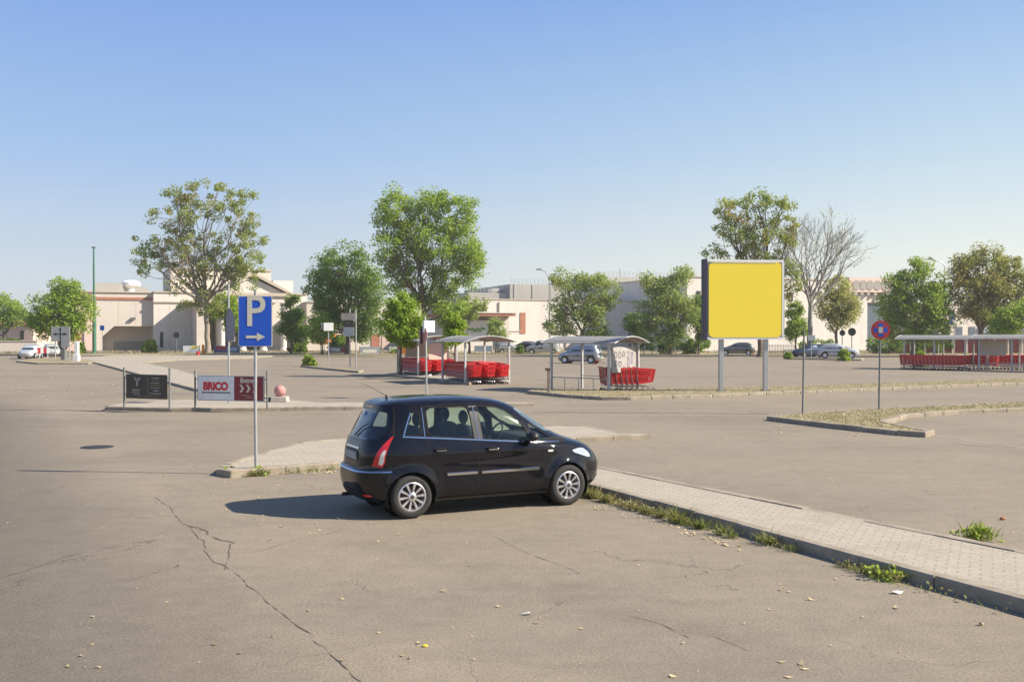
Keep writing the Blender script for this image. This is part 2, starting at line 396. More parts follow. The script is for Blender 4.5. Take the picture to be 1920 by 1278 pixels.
def slab(poly, top, kerbm='kerb_stone', h=.13, kw=.16, names=('pavement', 'kerb'), stone=1.0, skip=(), gap=.012):
    if area(poly) < 0: poly = poly[::-1]; n_ = len(poly); skip = {(n_-2-i) % n_ for i in skip}
    inn = offset(poly, kw)
    me = bpy.data.meshes.new(names[0]); bm = bmesh.new()
    ti = offset(poly, kw*.5)
    n = len(poly)
    vt = [bm.verts.new((x, y, h-.008)) for x, y in ti]; vb = [bm.verts.new((x, y, -.02)) for x, y in ti]
    for tr in tess(ti): bm.faces.new([vt[i] for i in tr])
    for i in range(n): bm.faces.new((vb[i], vb[(i+1) % n], vt[(i+1) % n], vt[i]))
    bmesh.ops.recalc_face_normals(bm, faces=bm.faces)
    bm.to_mesh(me); bm.free(); me.materials.append(MATS[top])
    o = bpy.data.objects.new(names[0], me); COL.objects.link(o); tag(o, kind='structure')
    k = MB()
    for i in range(n):
        if i in skip: continue
        a, c = Vector(poly[i]), Vector(poly[(i+1) % n]); ia, ic = Vector(inn[i]), Vector(inn[(i+1) % n])
        L = (c-a).length; ns = max(1, round(L/stone)); g = min(gap/L, .2)
        for j in range(ns):
            t0 = j/ns+g*.5; t1 = (j+1)/ns-g*.5; hh = h+rnd.uniform(-.008, .010); jit = Vector((rnd.uniform(-.008, .008), rnd.uniform(-.008, .008)))
            q = [a.lerp(c, t0)+jit, a.lerp(c, t1)+jit*rnd.uniform(.2, 1.6), ia.lerp(ic, t1), ia.lerp(ic, t0)]
            e = (q[3]-q[0])*.1
            k.add([(p.x, p.y, -.02) for p in q]+[(q[0].x, q[0].y, hh-.02), (q[1].x, q[1].y, hh-.02), (q[2].x, q[2].y, hh), (q[3].x, q[3].y, hh)]
                  + [(q[0].x+e.x, q[0].y+e.y, hh), (q[1].x+e.x, q[1].y+e.y, hh)],
                  [(0, 1, 5, 4), (4, 5, 9, 8), (8, 9, 6, 7), (1, 2, 6, 9, 5), (0, 4, 8, 7, 3), (2, 3, 7, 6)])
    tag(k.build(names[1], kerbm), kind='structure')
    if gap > .05:        # pale mortar showing between the stones
        o1 = offset(poly, .025); o2 = offset(poly, kw*.9); mo = MB()
        mo.add([(x, y, -.02) for x, y in o1]+[(x, y, h-.014) for x, y in o1]+[(x, y, h-.014) for x, y in o2],
               [(i, (i+1) % n, n+(i+1) % n, n+i) for i in range(n)]+[(n+i, n+(i+1) % n, 2*n+(i+1) % n, 2*n+i) for i in range(n)])
        tag(mo.build(names[1], 'mortar'), kind='structure')
    return poly
# pavement with the parking sign, and the strip in front of the car
isB = [(7.5, 3.63), (10.2, 3.95), (5.87, 11.3), (1.56, 18.6), (-.25, 21.75), (1.54, 23.6), (3.40, 24.45), (3.36, 24.75), (2.72, 24.8), (2.1, 26.6),
       (1.15, 26.7), (-4.05, 23.4), (-4.9, 22.5), (-5.33, 20.1), (-5.5, 18.75), (-5.42, 18.1), (-5.08, 17.8), (-3.35, 19.0), (-1.45, 20.6), (1.2, 16.4), (4.76, 9.18)]
slab(isB, 'paving', h=.13)
# left island: frontage strip plus the path that runs back towards the shops
front = [g2(197, 769), g2(320, 772), g2(480, 771), g2(700, 768), g2(1000, 762), g2(1000, 753, .13), g2(600, 753, .13), g2(540, 748, .13), g2(500, 747, .13), g2(430, 748, .13), g2(360, 748, .13), g2(300, 750, .13), g2(240, 753, .13), g2(205, 759, .13)]
slab(front, 'path_paving')
path = [g2(478, 746), g2(365, 733), g2(180, 682), g2(130, 673), g2(220, 667), g2(520, 667.5), g2(470, 672), g2(330, 676), g2(270, 681), g2(330, 694), g2(400, 712), g2(500, 744)]
slab(path, 'path_paving', h=.11, names=('path', 'kerb'))
verge = [g2(988, 738), g2(1060, 745), g2(1130, 750), g2(1180, 750), g2(1300, 746), g2(1500, 738), g2(1700, 730), g2(1930, 721), g2(2100, 715), g2(2100, 704), g2(1930, 708, .13), g2(1700, 716, .13), g2(1500, 723, .13), g2(1300, 728, .13), g2(1100, 730, .13), g2(1000, 730, .13)]
VERGE = slab(verge, 'dry_earth', names=('verge', 'kerb'), gap=.09)
isD = [g2(1437, 788), g2(1560, 803), g2(1680, 816), g2(1735, 820), g2(1752, 815), g2(1740, 806, .13), g2(1660, 790, .13), g2(1700, 784), g2(1800, 776), g2(1930, 771), g2(2100, 765), g2(2100, 748, .13), g2(1930, 752, .13), g2(1800, 759, .13), g2(1640, 766, .13), g2(1520, 773, .13), g2(1450, 778, .13)]
VERGE2 = slab(isD, 'dry_earth', names=('verge', 'kerb'), gap=.02)
slab([g2(722, 705), g2(800, 712), g2(880, 722), g2(890, 719), g2(890, 712, .13), g2(830, 700, .13), g2(745, 698, .13)], 'gravelly')
slab([g2(563, 688), g2(620, 694), g2(672, 699), g2(682, 697), g2(672, 692, .13), g2(600, 686, .13), g2(572, 685, .13)], 'dry_earth', names=('verge', 'kerb'))
slab([g2(30, 679), g2(70, 683), g2(165, 683), g2(182, 679), g2(165, 674, .13), g2(90, 671, .13), g2(45, 673, .13)], 'dry_earth', names=('verge', 'kerb'))
slab([g2(1478, 673.5), g2(1615, 676), g2(1620, 674), g2(1600, 672.5, .13), g2(1485, 671, .13)], 'dry_earth', names=('verge', 'kerb'))
slab([g2(-260, 664), g2(150, 667), g2(700, 669), g2(1200, 667), g2(1700, 667), g2(2300, 667), g2(2300, 660, .1), g2(1700, 660, .1), g2(1200, 660, .1), g2(700, 661, .1), g2(150, 661, .1), g2(-260, 659, .1)], 'dry_earth', h=.1, names=('verge', 'kerb'), stone=2.5)
# cracks and thin dark lines: narrow irregular ribbons lying on the asphalt
def ribbon(pts, w, m='crack', jit=.5, z=.004):
    b = MB(); L = []
    for i in range(len(pts)-1):
        a, c = Vector(pts[i]), Vector(pts[i+1]); n = max(2, int((c-a).length/.12))
        L += [a.lerp(c, k/n) for k in range(n)]
    L.append(Vector(pts[-1])); vs = []
    dd = 0
    for i, p in enumerate(L):
        t = (L[min(i+1, len(L)-1)]-L[max(0, i-1)]).normalized(); nn = Vector((-t.y, t.x))
        dd = dd*.75+rnd.gauss(0, w*jit*1.6); ww = w*rnd.choice((.04, .25, .45, .6, .9)) if m == 'crack' and w < .1 else w*rnd.uniform(.3, 1.1)
        vs += [(p.x+nn.x*(dd+ww/2), p.y+nn.y*(dd+ww/2), z), (p.x+nn.x*(dd-ww/2), p.y+nn.y*(dd-ww/2), z)]
    b.add(vs, [(2*i, 2*i+1, 2*i+3, 2*i+2) for i in range(len(L)-1)])
    return b
mat('crack', (.10, .086, .066), .95, var=.4, vs=9)
mat('dark_line', (.10, .09, .075), .95, var=.3, vs=2)
b = MB()
for pts, w in (([g2(350, 985), g2(385, 1003), g2(432, 1019)], .05), ([g2(355, 990), g2(395, 1040), g2(432, 1066)], .022), ([g2(432, 1066), g2(520, 1140), g2(580, 1190), g2(640, 1248), g2(690, 1290)], .02),
               ([g2(432, 1019), g2(425, 1050), g2(432, 1066)], .02), ([g2(280, 925), g2(320, 950), g2(350, 985)], .014),
               ([g2(925, 1005), g2(1000, 1040), g2(1090, 1075)], .012), ([g2(1180, 1155), g2(1240, 1170), g2(1290, 1195)], .012), ([g2(1330, 1190), g2(1400, 1220)], .010), ([g2(1520, 1225), g2(1580, 1258)], .010),
               ([g2(0, 1085), g2(120, 1045), g2(300, 1008)], .015), ([g2(180, 1110), g2(260, 1082), g2(340, 1060)], .012), ([g2(470, 1036), g2(560, 1012), g2(640, 995)], .012)):
    r = ribbon([Vector(p) for p in pts], w); b.add(r.v, r.f)
tag(b.build('road', 'crack', fix=False), kind='structure')
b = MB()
for pts, w in (([g2(0, 768), g2(120, 769), g2(196, 770)], .16), ([g2(1000, 773), g2(1200, 774), g2(1440, 776)], .13), ([g2(1760, 829, 0), g2(1930, 846)], .03)):  # thin dark lines drawn across the asphalt
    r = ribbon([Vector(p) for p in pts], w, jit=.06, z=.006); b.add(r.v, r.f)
tag(b.build('road', 'dark_line', fix=False), kind='structure')
mat('faded_paint', (.36, .33, .29), .9, var=.2, vs=6)
b = MB()
for pts, w in (([g2(1755, 818), g2(1830, 828), g2(1990, 848)], .10), ([g2(1860, 822), g2(1960, 823)], .09), ([g2(1860, 812), g2(1930, 815)], .06), ([g2(1440, 791), g2(1520, 801), g2(1600, 812)], .07)):
    r = ribbon([Vector(p) for p in pts], w, jit=.1, z=.005); b.add(r.v, r.f)
tag(b.build('road', 'faded_paint', fix=False), kind='structure')

# ------------------------------------------------------------------ cars
class Body:
    """a car body as a stack of plan outlines: rows are z, rear x, front x, half width"""
    def __init__(s, T, n_rear=4.5, n_front=3.4, flare=None, xs=1, ws=1, zs=1):
        T = np.array(T, float); T[:, 0] *= zs; T[:, 1:3] *= xs; T[:, 3] *= ws
        s.T = T; s.nr = n_rear; s.nf = n_front; s.flare = flare or []
        s.z0, s.z1 = T[0, 0], T[-1, 0]
    def par(s, z):
        T = s.T; zz = T[:, 0]; i = int(np.clip(np.searchsorted(zz, z)-1, 0, len(zz)-2))
        h = zz[i+1]-zz[i]; u = (z-zz[i])/h; out = []
        for c in (1, 2, 3):
            y = T[:, c]; d = (y[i+1]-y[i])/h
            def sl(k):
                if k <= 0 or k >= len(zz)-1: return d
                a = (y[k]-y[k-1])/(zz[k]-zz[k-1]); b_ = (y[k+1]-y[k])/(zz[k+1]-zz[k])
                return 0 if a*b_ <= 0 else 2*a*b_/(a+b_)
            m0, m1 = sl(i), sl(i+1)
            out.append((2*u**3-3*u*u+1)*y[i]+(u**3-2*u*u+u)*h*m0+(-2*u**3+3*u*u)*y[i+1]+(u**3-u*u)*h*m1)
        return out
    def bulge(s, x, z):
        b = 0
        for cx, cz, r0, amt in s.flare:
            r = math.hypot(x-cx, z-cz)
            if z > cz-.12: b = max(b, amt*max(0, 1-max(0, r-r0)/.12)**1.5)
        return b
    def side(s, x, z):                       # half width at (x, z)
        xr, xf, w = s.par(z); xc = (xr+xf)/2; a = (xf-xr)/2
        n = s.nr if x < xc else s.nf
        u = min(1, abs(x-xc)/a)
        return w*max(0, 1-u**n)**(1/n)+s.bulge(x, z)
    def end(s, y, z, front=False):           # x of the rear (front) surface at (y, z)
        xr, xf, w = s.par(z); xc = (xr+xf)/2; a = (xf-xr)/2; n = s.nf if front else s.nr
        v = max(0, 1-min(1, abs(y)/w)**n)**(1/n)
        return xc+a*v if front else xc-a*v
    def outline(s, z, n=160):
        xr, xf, w = s.par(z); xc = (xr+xf)/2; a = (xf-xr)/2; pts = []
        M = 400
        for k in range(M+1):
            th = math.pi*k/M; c, sn = math.cos(th), math.sin(th); e = s.nf if c > 0 else s.nr
            pts.append((xc+a*math.copysign(abs(c)**(2/e), c), w*abs(sn)**(2/e)))
        p = np.array(pts); L = np.r_[0, np.cumsum(np.hypot(*np.diff(p, axis=0).T))]
        t = np.linspace(0, L[-1], n//2+1); q = np.c_[np.interp(t, L, p[:, 0]), np.interp(t, L, p[:, 1])]
        q = [(x, y+(s.bulge(x, z) if y > .3*w else 0)) for x, y in q]
        return q + [(x, -y) for x, y in q[-2:0:-1]]
    def corner(s, t, z, side=-1):            # point at arc distance t from the middle of the rear, going round to one side
        q = s.outline(z, 320); h = q[:161][::-1]; L = 0
        for i in range(160):
            d = math.hypot(h[i+1][0]-h[i][0], h[i+1][1]-h[i][1])
            if L+d >= t:
                u = (t-L)/d; x = h[i][0]+(h[i+1][0]-h[i][0])*u; y = h[i][1]+(h[i+1][1]-h[i][1])*u
                nx, ny = -(h[i+1][1]-h[i][1])/d, (h[i+1][0]-h[i][0])/d
                return Vector((x, side*y, z)), Vector((nx, side*ny, 0)) if nx*-1 >= 0 or ny > 0 else Vector((-nx, -side*ny, 0))
            L += d
    def shell(s, n=280, levels=62):
        zs = []
        T = s.T[:, 0]
        for i in range(len(T)-1):
            k = max(1, round(levels*(T[i+1]-T[i])/(T[-1]-T[0])))
            zs += [T[i]+(T[i+1]-T[i])*j/k for j in range(k)]
        zs.append(T[-1]); b = MB(); vs = []; fs = []
        for z in zs: vs += [(x, y, z) for x, y in s.outline(z, n)]
        m = len(s.outline(zs[0], n))
        for j in range(len(zs)-1):
            for k in range(m): fs.append((j*m+k, j*m+(k+1) % m, (j+1)*m+(k+1) % m, (j+1)*m+k))
        vs += [(1.3 if s.T[-1, 2] > 1 else 0, 0, zs[-1]), ((s.T[0, 1]+s.T[0, 2])/2, 0, zs[0])]
        vs[-2] = ((s.T[-1, 1]+s.T[-1, 2])/2, 0, zs[-1]+.001)
        o = (len(zs)-1)*m
        for k in range(m):
            fs.append((o+k, o+(k+1) % m, len(vs)-2)); fs.append(((k+1) % m, k, len(vs)-1))
        return b.add(vs, fs)
def patch(poly, fn, cuts=3, thick=None):
    """fill a 2D polygon and lay it on a surface through fn(u, v) -> point"""
    bm = bmesh.new(); vs = [bm.verts.new((p[0], p[1], 0)) for p in poly]; [bm.faces.new([vs[i] for i in tr]) for tr in tess(poly)]
    bmesh.ops.subdivide_edges(bm, edges=bm.edges, cuts=cuts, use_grid_fill=True)
    b = MB(); bm.verts.index_update()
    b.add([fn(v.co.x, v.co.y) for v in bm.verts], [tuple(v.index for v in f.verts) for f in bm.faces]); bm.free()
    return b
def strip(pts, w, fn, sub=8):
    """a ribbon of width w along 2D points laid through fn"""
    L = []
    for i in range(len(pts)-1):
        for k in range(sub): L.append(Vector(pts[i]).lerp(Vector(pts[i+1]), k/sub))
    L.append(Vector(pts[-1])); vs = []
    for i, p in enumerate(L):
        t = (L[min(i+1, len(L)-1)]-L[max(0, i-1)]).normalized(); n = Vector((-t.y, t.x))*w/2
        vs += [fn(*(p+n)), fn(*(p-n))]
    b = MB(); b.add(vs, [(2*i, 2*i+1, 2*i+3, 2*i+2) for i in range(len(L)-1)]); return b
def smooth_poly(p, it=2, keep=()):
    for _ in range(it):
        q = []
        for i in range(len(p)):
            a, c = Vector(p[i]), Vector(p[(i+1) % len(p)]); q += [tuple(a.lerp(c, .12 if _ == 0 else .25)), tuple(a.lerp(c, .88 if _ == 0 else .75))]
        p = q
    return p
# paint
m, t, b_ = nmat('car_paint'); MATS['car_paint'] = m
b_.inputs['Base Color'].default_value = (.010, .010, .016, 1); b_.inputs['Metallic'].default_value = .0; b_.inputs['Roughness'].default_value = .32
b_.inputs['Coat Weight'].default_value = .9; b_.inputs['Coat Roughness'].default_value = .025; b_.inputs['Specular IOR Level'].default_value = .03
d = mixc(t, noise(t, 4, 6, .7, lo=.45, hi=.75), (.003, .003, .007), (.008, .007, .009)); t.links.new(d, b_.inputs['Base Color'])
t.links.new(noise(t, 6, 5, .7, lo=-.6, hi=1.6), b_.inputs['Roughness'])
mat('plastic_black', (.018, .018, .02), .5); mat('gap_black', (.004, .004, .004), .9)
mat('chrome', (.62, .62, .64), .12, metal=1, var=.03); mat('alloy', (.62, .61, .64), .28, metal=.75, var=.03)
mat('alloy_dark', (.05, .05, .055), .5, metal=.3); mat('tyre', (.025, .024, .023), .85, var=.2, vs=8)
mat('seat', (.05, .055, .07), .9); mat('interior', (.02, .022, .026), .9); mat('brake', (.06, .05, .045), .6, metal=.5)
mat('lamp_red', (.55, .012, .012), .15, coat=.8); mat('lamp_white', (.62, .60, .55), .12, coat=.8); mat('lamp_clear', (.55, .58, .62), .08, metal=.4, coat=1)
mat('lamp_amber', (.7, .35, .1), .2); mat('plate', (.30, .33, .34), .5)
glassmat('car_glass', (.82, .97, .88), 1.5); glassmat('car_glass_rear', (.50, .58, .66), 1.9)
MUSA = [(.18, .30, 3.74, .68), (.26, .10, 3.92, .80), (.38, .03, 4.00, .838), (.52, .00, 4.02, .846), (.655, .00, 3.99, .850), (.70, .05, 3.965, .850),
        (.78, .06, 3.91, .848), (.86, .07, 3.81, .852), (.895, .075, 3.74, .856), (.915, .078, 3.70, .852), (.95, .085, 3.60, .842), (1.0, .10, 3.43, .829), (1.06, .12, 3.27, .812),
        (1.12, .145, 3.15, .793), (1.20, .185, 3.03, .770), (1.30, .235, 2.88, .740), (1.40, .285, 2.72, .708), (1.48, .33, 2.58, .678), (1.54, .345, 2.46, .652),
        (1.59, .355, 2.33, .615), (1.62, .42, 2.22, .57), (1.645, .55, 2.06, .50), (1.665, .75, 1.87, .40), (1.68, 1.0, 1.62, .25), (1.685, 1.2, 1.42, .1)]
RW, FW, WR = .70, 3.21, .31
def wheel(name, parent, x, y, side, steer=0):
    w = bpy.data.objects.new(name, None); COL.objects.link(w); w.parent = parent; w.location = (x, y, WR); w.rotation_euler = (0, 0, steer); w.empty_display_size = .1
    Mx = Matrix.Rotation(R(90), 3, 'X') if side < 0 else Matrix.Rotation(R(-90), 3, 'X')      # z -> outward
    Mx = Matrix.Rotation(-side*R(90), 3, 'X')
    r0 = .205; hw = .095
    prof = [(r0, -hw), (r0+.03, -hw-.004), (WR-.03, -hw), (WR-.008, -hw+.02), (WR, -hw+.05), (WR, hw-.05), (WR-.008, hw-.02), (WR-.03, hw), (r0+.03, hw+.004), (r0+.004, hw-.004), (r0, hw-.01)]
    b = MB(); b.lathe(prof, 48, M=Mx, close=True); b.build('tyre', 'tyre', w, smooth=True, sharp=50)
    b = MB(); b.lathe([(r0+.006, hw-.006), (r0-.012, hw+.002), (r0-.022, hw-.012), (r0-.028, hw-.04), (r0-.03, -hw+.01)], 48, M=Mx, cap=False)
    n = 10
    for k in range(n):
        for s_ in (-.075, .075):
            a = 2*math.pi*k/n+.1; q = []
            for r_, off, zz in ((.045, s_*.45, hw-.012), (.19, s_*.72, hw-.004)):
                aa = a
                for dd in (-.0085, .0085):
                    for dz in (0, -.022):
                        x_ = r_*math.cos(aa)-(off*r_+dd)*math.sin(aa); y_ = r_*math.sin(aa)+(off*r_+dd)*math.cos(aa)
                        q.append(Mx @ Vector((x_, y_, zz+dz)))
            b.add(q, [(0, 2, 6, 4), (1, 5, 7, 3), (0, 4, 5, 1), (2, 3, 7, 6), (0, 1, 3, 2), (4, 6, 7, 5)])
    b.lathe([(.0001, hw-.03), (.062, hw-.03), (.062, hw-.006), (.050, hw+.002), (.0001, hw+.002)], 24, M=Mx)
    b.build('rim', 'alloy', w, smooth=True, sharp=35)
    b = MB(); b.lathe([(.030, hw+.001), (.027, hw+.007), (.0001, hw+.008)], 20, M=Mx); b.build('hub_cap', 'alloy_dark', w, smooth=True)
    b = MB(); b.lathe([(.14, 0.0), (.14, .012), (.0001, .012)], 32, M=Mx); b.lathe([(.176, -.03), (.176, -.02), (.0001, -.02)], 32, M=Mx); b.build('brake_disc', 'brake', w, smooth=True)
    return w
def boolean_cut(o, cutters):
    for c in cutters:
        m = o.modifiers.new('cut', 'BOOLEAN'); m.operation = 'DIFFERENCE'; m.object = c; m.solver = 'EXACT'
    dg = bpy.context.evaluated_depsgraph_get(); me = bpy.data.meshes.new_from_object(o.evaluated_get(dg))
    o.modifiers.clear(); old = o.data; o.data = me; bpy.data.meshes.remove(old)
    for c in cutters: bpy.data.objects.remove(c)
def beltz(x): return 1.215-.0816*x
WIN = {'quarter': [(.60, 1.175), (.86, 1.150), (.86, 1.455), (.80, 1.49), (.73, 1.47)],
       'rear': [(.965, beltz(.965)+.01), (1.665, beltz(1.665)+.01), (1.625, 1.545), (.955, 1.545)],
       'front': [(1.80, beltz(1.8)+.01), (2.60, beltz(2.6)+.01), (2.50, 1.235), (2.37, 1.365), (2.22, 1.465), (2.05, 1.525), (1.755, 1.545)],
       'corner': [(2.68, 1.012), (3.06, .985), (2.80, 1.15), (2.585, 1.275)]}
def hero_car():
    bd = Body(MUSA, flare=[(RW, WR, .36, .028), (FW, WR, .36, .045)])
    th = R(26); cw = G(772, 972)        # contact of the near rear wheel
    f = Vector((math.cos(th), math.sin(th), 0)); rt = Vector((math.sin(th), -math.cos(th), 0))
    orig = cw-f*RW-rt*.80
    root = thing('parked_car', orig, 'glossy black people carrier parked nose to the kerb in the foreground', 'car', th)
    sh = bd.shell(); o = sh.build('body', 'car_paint', root, smooth=True, sharp=60)
    so = o.modifiers.new('s', 'SOLIDIFY'); so.thickness = .035; so.offset = -1 
    dg = bpy.context.evaluated_depsgraph_get(); me = bpy.data.meshes.new_from_object(o.evaluated_get(dg)); o.modifiers.clear(); o.data = me
    o.parent = None
    cut = []
    for cx in (RW, FW):
        for sy in (-1, 1):
            c = MB(); c.lathe([(.352, 0), (.352, .5)], 56, M=Matrix.Rotation(R(90)*(-sy), 3, 'X')); c.xf(Matrix.Translation((cx, sy*.55, WR)))
            cut.append(c.build('c', 'gap_black'))
    for k, p in WIN.items():
        p = smooth_poly(p, 2); c = MB(); c.prism(p, -1.2, 1.2, 'y'); cut.append(c.build('c', 'gap_black'))
    ws = smooth_poly([(-.66, 1.10), (.66, 1.10), (.555, 1.505), (-.555, 1.505)], 2)
    c = MB(); c.prism(ws, 2.25, 4.2, 'x'); cut.append(c.build('c', 'gap_black'))
    rw = smooth_poly([(-.60, 1.10), (.60, 1.10), (.655, 1.20), (.565, 1.50), (-.565, 1.50), (-.655, 1.20)], 2)
    c = MB(); c.prism(rw, -.3, .55, 'x'); cut.append(c.build('c', 'gap_black'))
    boolean_cut(o, cut); o.parent = root
    o.data.polygons.foreach_set('use_smooth', [True]*len(o.data.polygons)); o.data.set_sharp_from_angle(angle=R(32))
    o.data.materials.clear(); o.data.materials.append(MATS['car_paint'])
    S = lambda sy, off: (lambda x, z: (x, sy*(bd.side(x, z)+off), z))
    RE = lambda off: (lambda y, z: (bd.end(y, z)-off, y, z))
    FR = lambda off: (lambda y, z: (bd.end(y, z, True)+off, y, z))
    for k, p in WIN.items():
        for sy in (-1, 1):
            p2 = smooth_poly(p, 2); q = offset(p2 if area(p2) > 0 else p2[::-1], -.012)
            patch(q, S(sy, -.012), 3).build('window', 'car_glass', root, smooth=True)
    patch(offset(ws, -.012), FR(-.01), 5).build('windscreen', 'car_glass', root, smooth=True)
    patch(offset(rw, -.012), RE(-.008), 5).build('rear_window', 'car_glass_rear', root, smooth=True)
    for sy in (-1, 1):
        # window surround trim
        fr = MB()
        for k, p in WIN.items():
            p2 = smooth_poly(p, 1); q = p2+[p2[0]]
            r = strip(q, .014, S(sy, .0015), 3); fr.add(r.v, r.f)
        fr.build('window_seal', 'gap_black', root)
        r = strip([(.585, beltz(.6)-.012), (1.2, beltz(1.2)-.008), (2.0, beltz(2)-.008), (2.62, beltz(2.6)-.008), (3.10, .972)], .018, S(sy, .006), 8)
        for pts, w_ in (([(.60, 1.165), (.665, 1.33), (.735, 1.485)], .018), ([(.905, 1.145), (.90, 1.55)], .012), ([(1.735, beltz(1.7)), (1.695, 1.55)], .010)):
            q = strip(pts, w_, S(sy, .006), 6); r.add(q.v, q.f)
        r.build('belt_trim', 'chrome', root, smooth=True)
        bp = MB()
        for p in ([(1.665, 1.085), (1.80, 1.075), (1.755, 1.55), (1.625, 1.55)],):
            q = patch(p, S(sy, .002), 3); bp.add(q.v, q.f)
        bp.build('door_pillar', 'plastic_black', root, smooth=True)
        # shut lines
        g = MB()
        for pts in ([(.93, 1.13), (.965, 1.0), (1.0, .86), (1.10, .70), (1.16, .55), (1.16, .30)], [(1.72, 1.08), (1.72, .29)], [(2.80, .99), (2.80, .55), (2.765, .30)],
                    [(1.16, .295), (2.765, .295)], [(.93, 1.14), (.925, 1.56), (1.30, 1.585), (1.70, 1.585), (2.08, 1.56)], [(.30, .70), (.45, .70), (.53, .66), (.41, .30)],
                    [(3.56, .66), (3.66, .44), (3.60, .34)], [(2.80, .93), (2.98, .94), (3.35, .885)]):
            strip(pts, .009, S(sy, .0015), 8).build('shut_line', 'gap_black', root)
        # side rubbing strips with chrome insert
        for x0, x1 in ((1.22, 1.69), (1.76, 2.70)):
            mb = MB(); z0, z1 = .583, .613
            fn0, fn1 = S(sy, .001), S(sy, .016)
            m_ = 10; vs = []
            for i in range(m_+1):
                x = x0+(x1-x0)*i/m_; vs += [fn0(x, z0-.012), fn1(x, z0), fn1(x, z1), fn0(x, z1+.012)]
            mb.add(vs, [(4*i+j, 4*i+j+1, 4*i+j+5, 4*i+j+4) for i in range(m_) for j in range(3)]+[(0, 1, 2, 3), (4*m_+3, 4*m_+2, 4*m_+1, 4*m_)])
            mb.build('side_moulding', 'chrome', root, smooth=True, sharp=30)
        # sill
        q = strip([(1.08, .235), (2.86, .235)], .055, S(sy, .012), 10); q.build('sill', 'plastic_black', root, smooth=True)
        # handles
        for hx, hz in ((1.02, .955), (1.83, .935)):
            h = MB(); y0 = bd.side(hx+.1, hz)
            h.tube([(hx, sy*(y0-.01), hz), (hx+.02, sy*(y0+.034), hz+.003), (hx+.10, sy*(y0+.04), hz), (hx+.18, sy*(y0+.034), hz-.004), (hx+.20, sy*(y0-.01), hz-.006)], [.012, .015, .017, .015, .012], 10)
            hh = h.build('door_handle', 'car_paint', root, smooth=True)
            q = patch(smooth_poly([(hx+.01, hz-.035), (hx+.19, hz-.04), (hx+.19, hz+.025), (hx+.01, hz+.03)], 2), S(sy, .002), 1); q.build('handle_cup', 'gap_black', hh)
            h = MB(); h.box((hx+.10, sy*(y0+.056), hz-.010), (.15, .008, .012)); h.build('handle_trim', 'chrome', hh)
        # mirror
        mbb = MB(); y0 = bd.side(2.52, 1.06)
        mbb.sphere((0, 0, 0), 1, 20, 12); mbb.xf(Matrix.Translation((2.56, sy*(y0+.135), 1.085)) @ Matrix.Rotation(sy*R(8), 4, 'Z') @ Matrix.Diagonal((.085, .125, .078, 1)))
        mi = mbb.build('wing_mirror', 'plastic_black', root, smooth=True)
        a = MB(); a.tube([(2.62, sy*(y0-.02), 1.02), (2.60, sy*(y0+.06), 1.055)], [.03, .025], 8); a.build('mirror_arm', 'plastic_black', mi, smooth=True)
        a = MB(); a.lathe([(.0001, 0), (.062, 0)], 20, M=Matrix.Rotation(R(-90), 3, 'Y')); a.xf(Matrix.Translation((2.484, sy*(y0+.14), 1.085)) @ Matrix.Diagonal((1, 1.5, .95, 1))); a.build('mirror_glass', 'chrome', mi)
        # indicator repeater
        q = patch(smooth_poly([(2.86, .835), (2.95, .835), (2.95, .865), (2.86, .865)], 1), S(sy, .008), 1); q.build('side_indicator', 'lamp_white', root)
        # tail lamp wrapping the corner: boomerang in (arc, z)
        w_ = lambda off: (lambda t, z: tuple((lambda pn: pn[0]+Vector((-abs(pn[1].x), sy*abs(pn[1].y), 0))*off)(bd.corner(t, z, sy))))
        red = [(.66, .745), (.80, .735), (.835, .79), (.845, .95), (.845, 1.12), (.845, 1.165), (.82, 1.155), (.785, 1.10), (.745, 1.02), (.705, .93), (.675, .83), (.652, .765)]
        tl = patch(smooth_poly(red, 1), w_(.010), 3).build('tail_light', 'lamp_red', root, smooth=True)
        wh = [(.745, .775), (.80, .765), (.82, .82), (.828, .95), (.82, .985), (.785, .955), (.755, .87)]
        patch(smooth_poly(wh, 1), w_(.014), 2).build('lamp_lens', 'lamp_white', tl, smooth=True)
        # headlight
        hl = [(3.30, .83), (3.44, .855), (3.56, .845), (3.66, .775), (3.70, .70), (3.62, .705), (3.48, .75), (3.36, .79)]
        patch(smooth_poly(hl, 2), S(sy, .010), 3).build('headlight', 'lamp_clear', root, smooth=True)
        # fuel flap outline on the near side
        if sy < 0:
            q = MB(); ring = [(.72+.075*math.cos(a), .93+.075*math.sin(a)) for a in [2*math.pi*i/20 for i in range(21)]]
            q = strip(ring, .007, S(sy, .0015), 1); q.build('fuel_flap', 'gap_black', root)
        # liners
        for cx in (RW, FW):
            l = MB(); l.lathe([(.352, .0), (.355, .30)], 40, M=Matrix.Rotation(-sy*R(90), 3, 'X'), cap=False); l.xf(Matrix.Translation((cx, sy*.50, WR)))
            l.lathe([(.0001, 0), (.352, 0)], 40, c=(cx, sy*.50, WR), M=Matrix.Rotation(-sy*R(90), 3, 'X'))
            vs = l.v; keep = [f_ for f_ in l.f if max(vs[i][2] for i in f_) > .2]; l.f = keep
            l.build('wheel_arch', 'gap_black', root, smooth=True)
    for cx in (RW, FW):
        for sy in (-1, 1): wheel('wheel', root, cx, sy*.735, sy, 0 if cx == RW else R(3))
    # rear details
    g = MB()
    for pts in ([(-.80, .70), (-.4, .695), (.4, .695), (.80, .70)], [(-.76, .72), (-.72, .82), (-.73, 1.0), (-.71, 1.16), (-.63, 1.40), (-.56, 1.56)], [(.76, .72), (.72, .82), (.73, 1.0), (.71, 1.16), (.63, 1.40), (.56, 1.56)]):
        q = strip(pts, .010, RE(.0015), 8); g.add(q.v, q.f)
    g.build('tailgate_gap', 'gap_black', root)
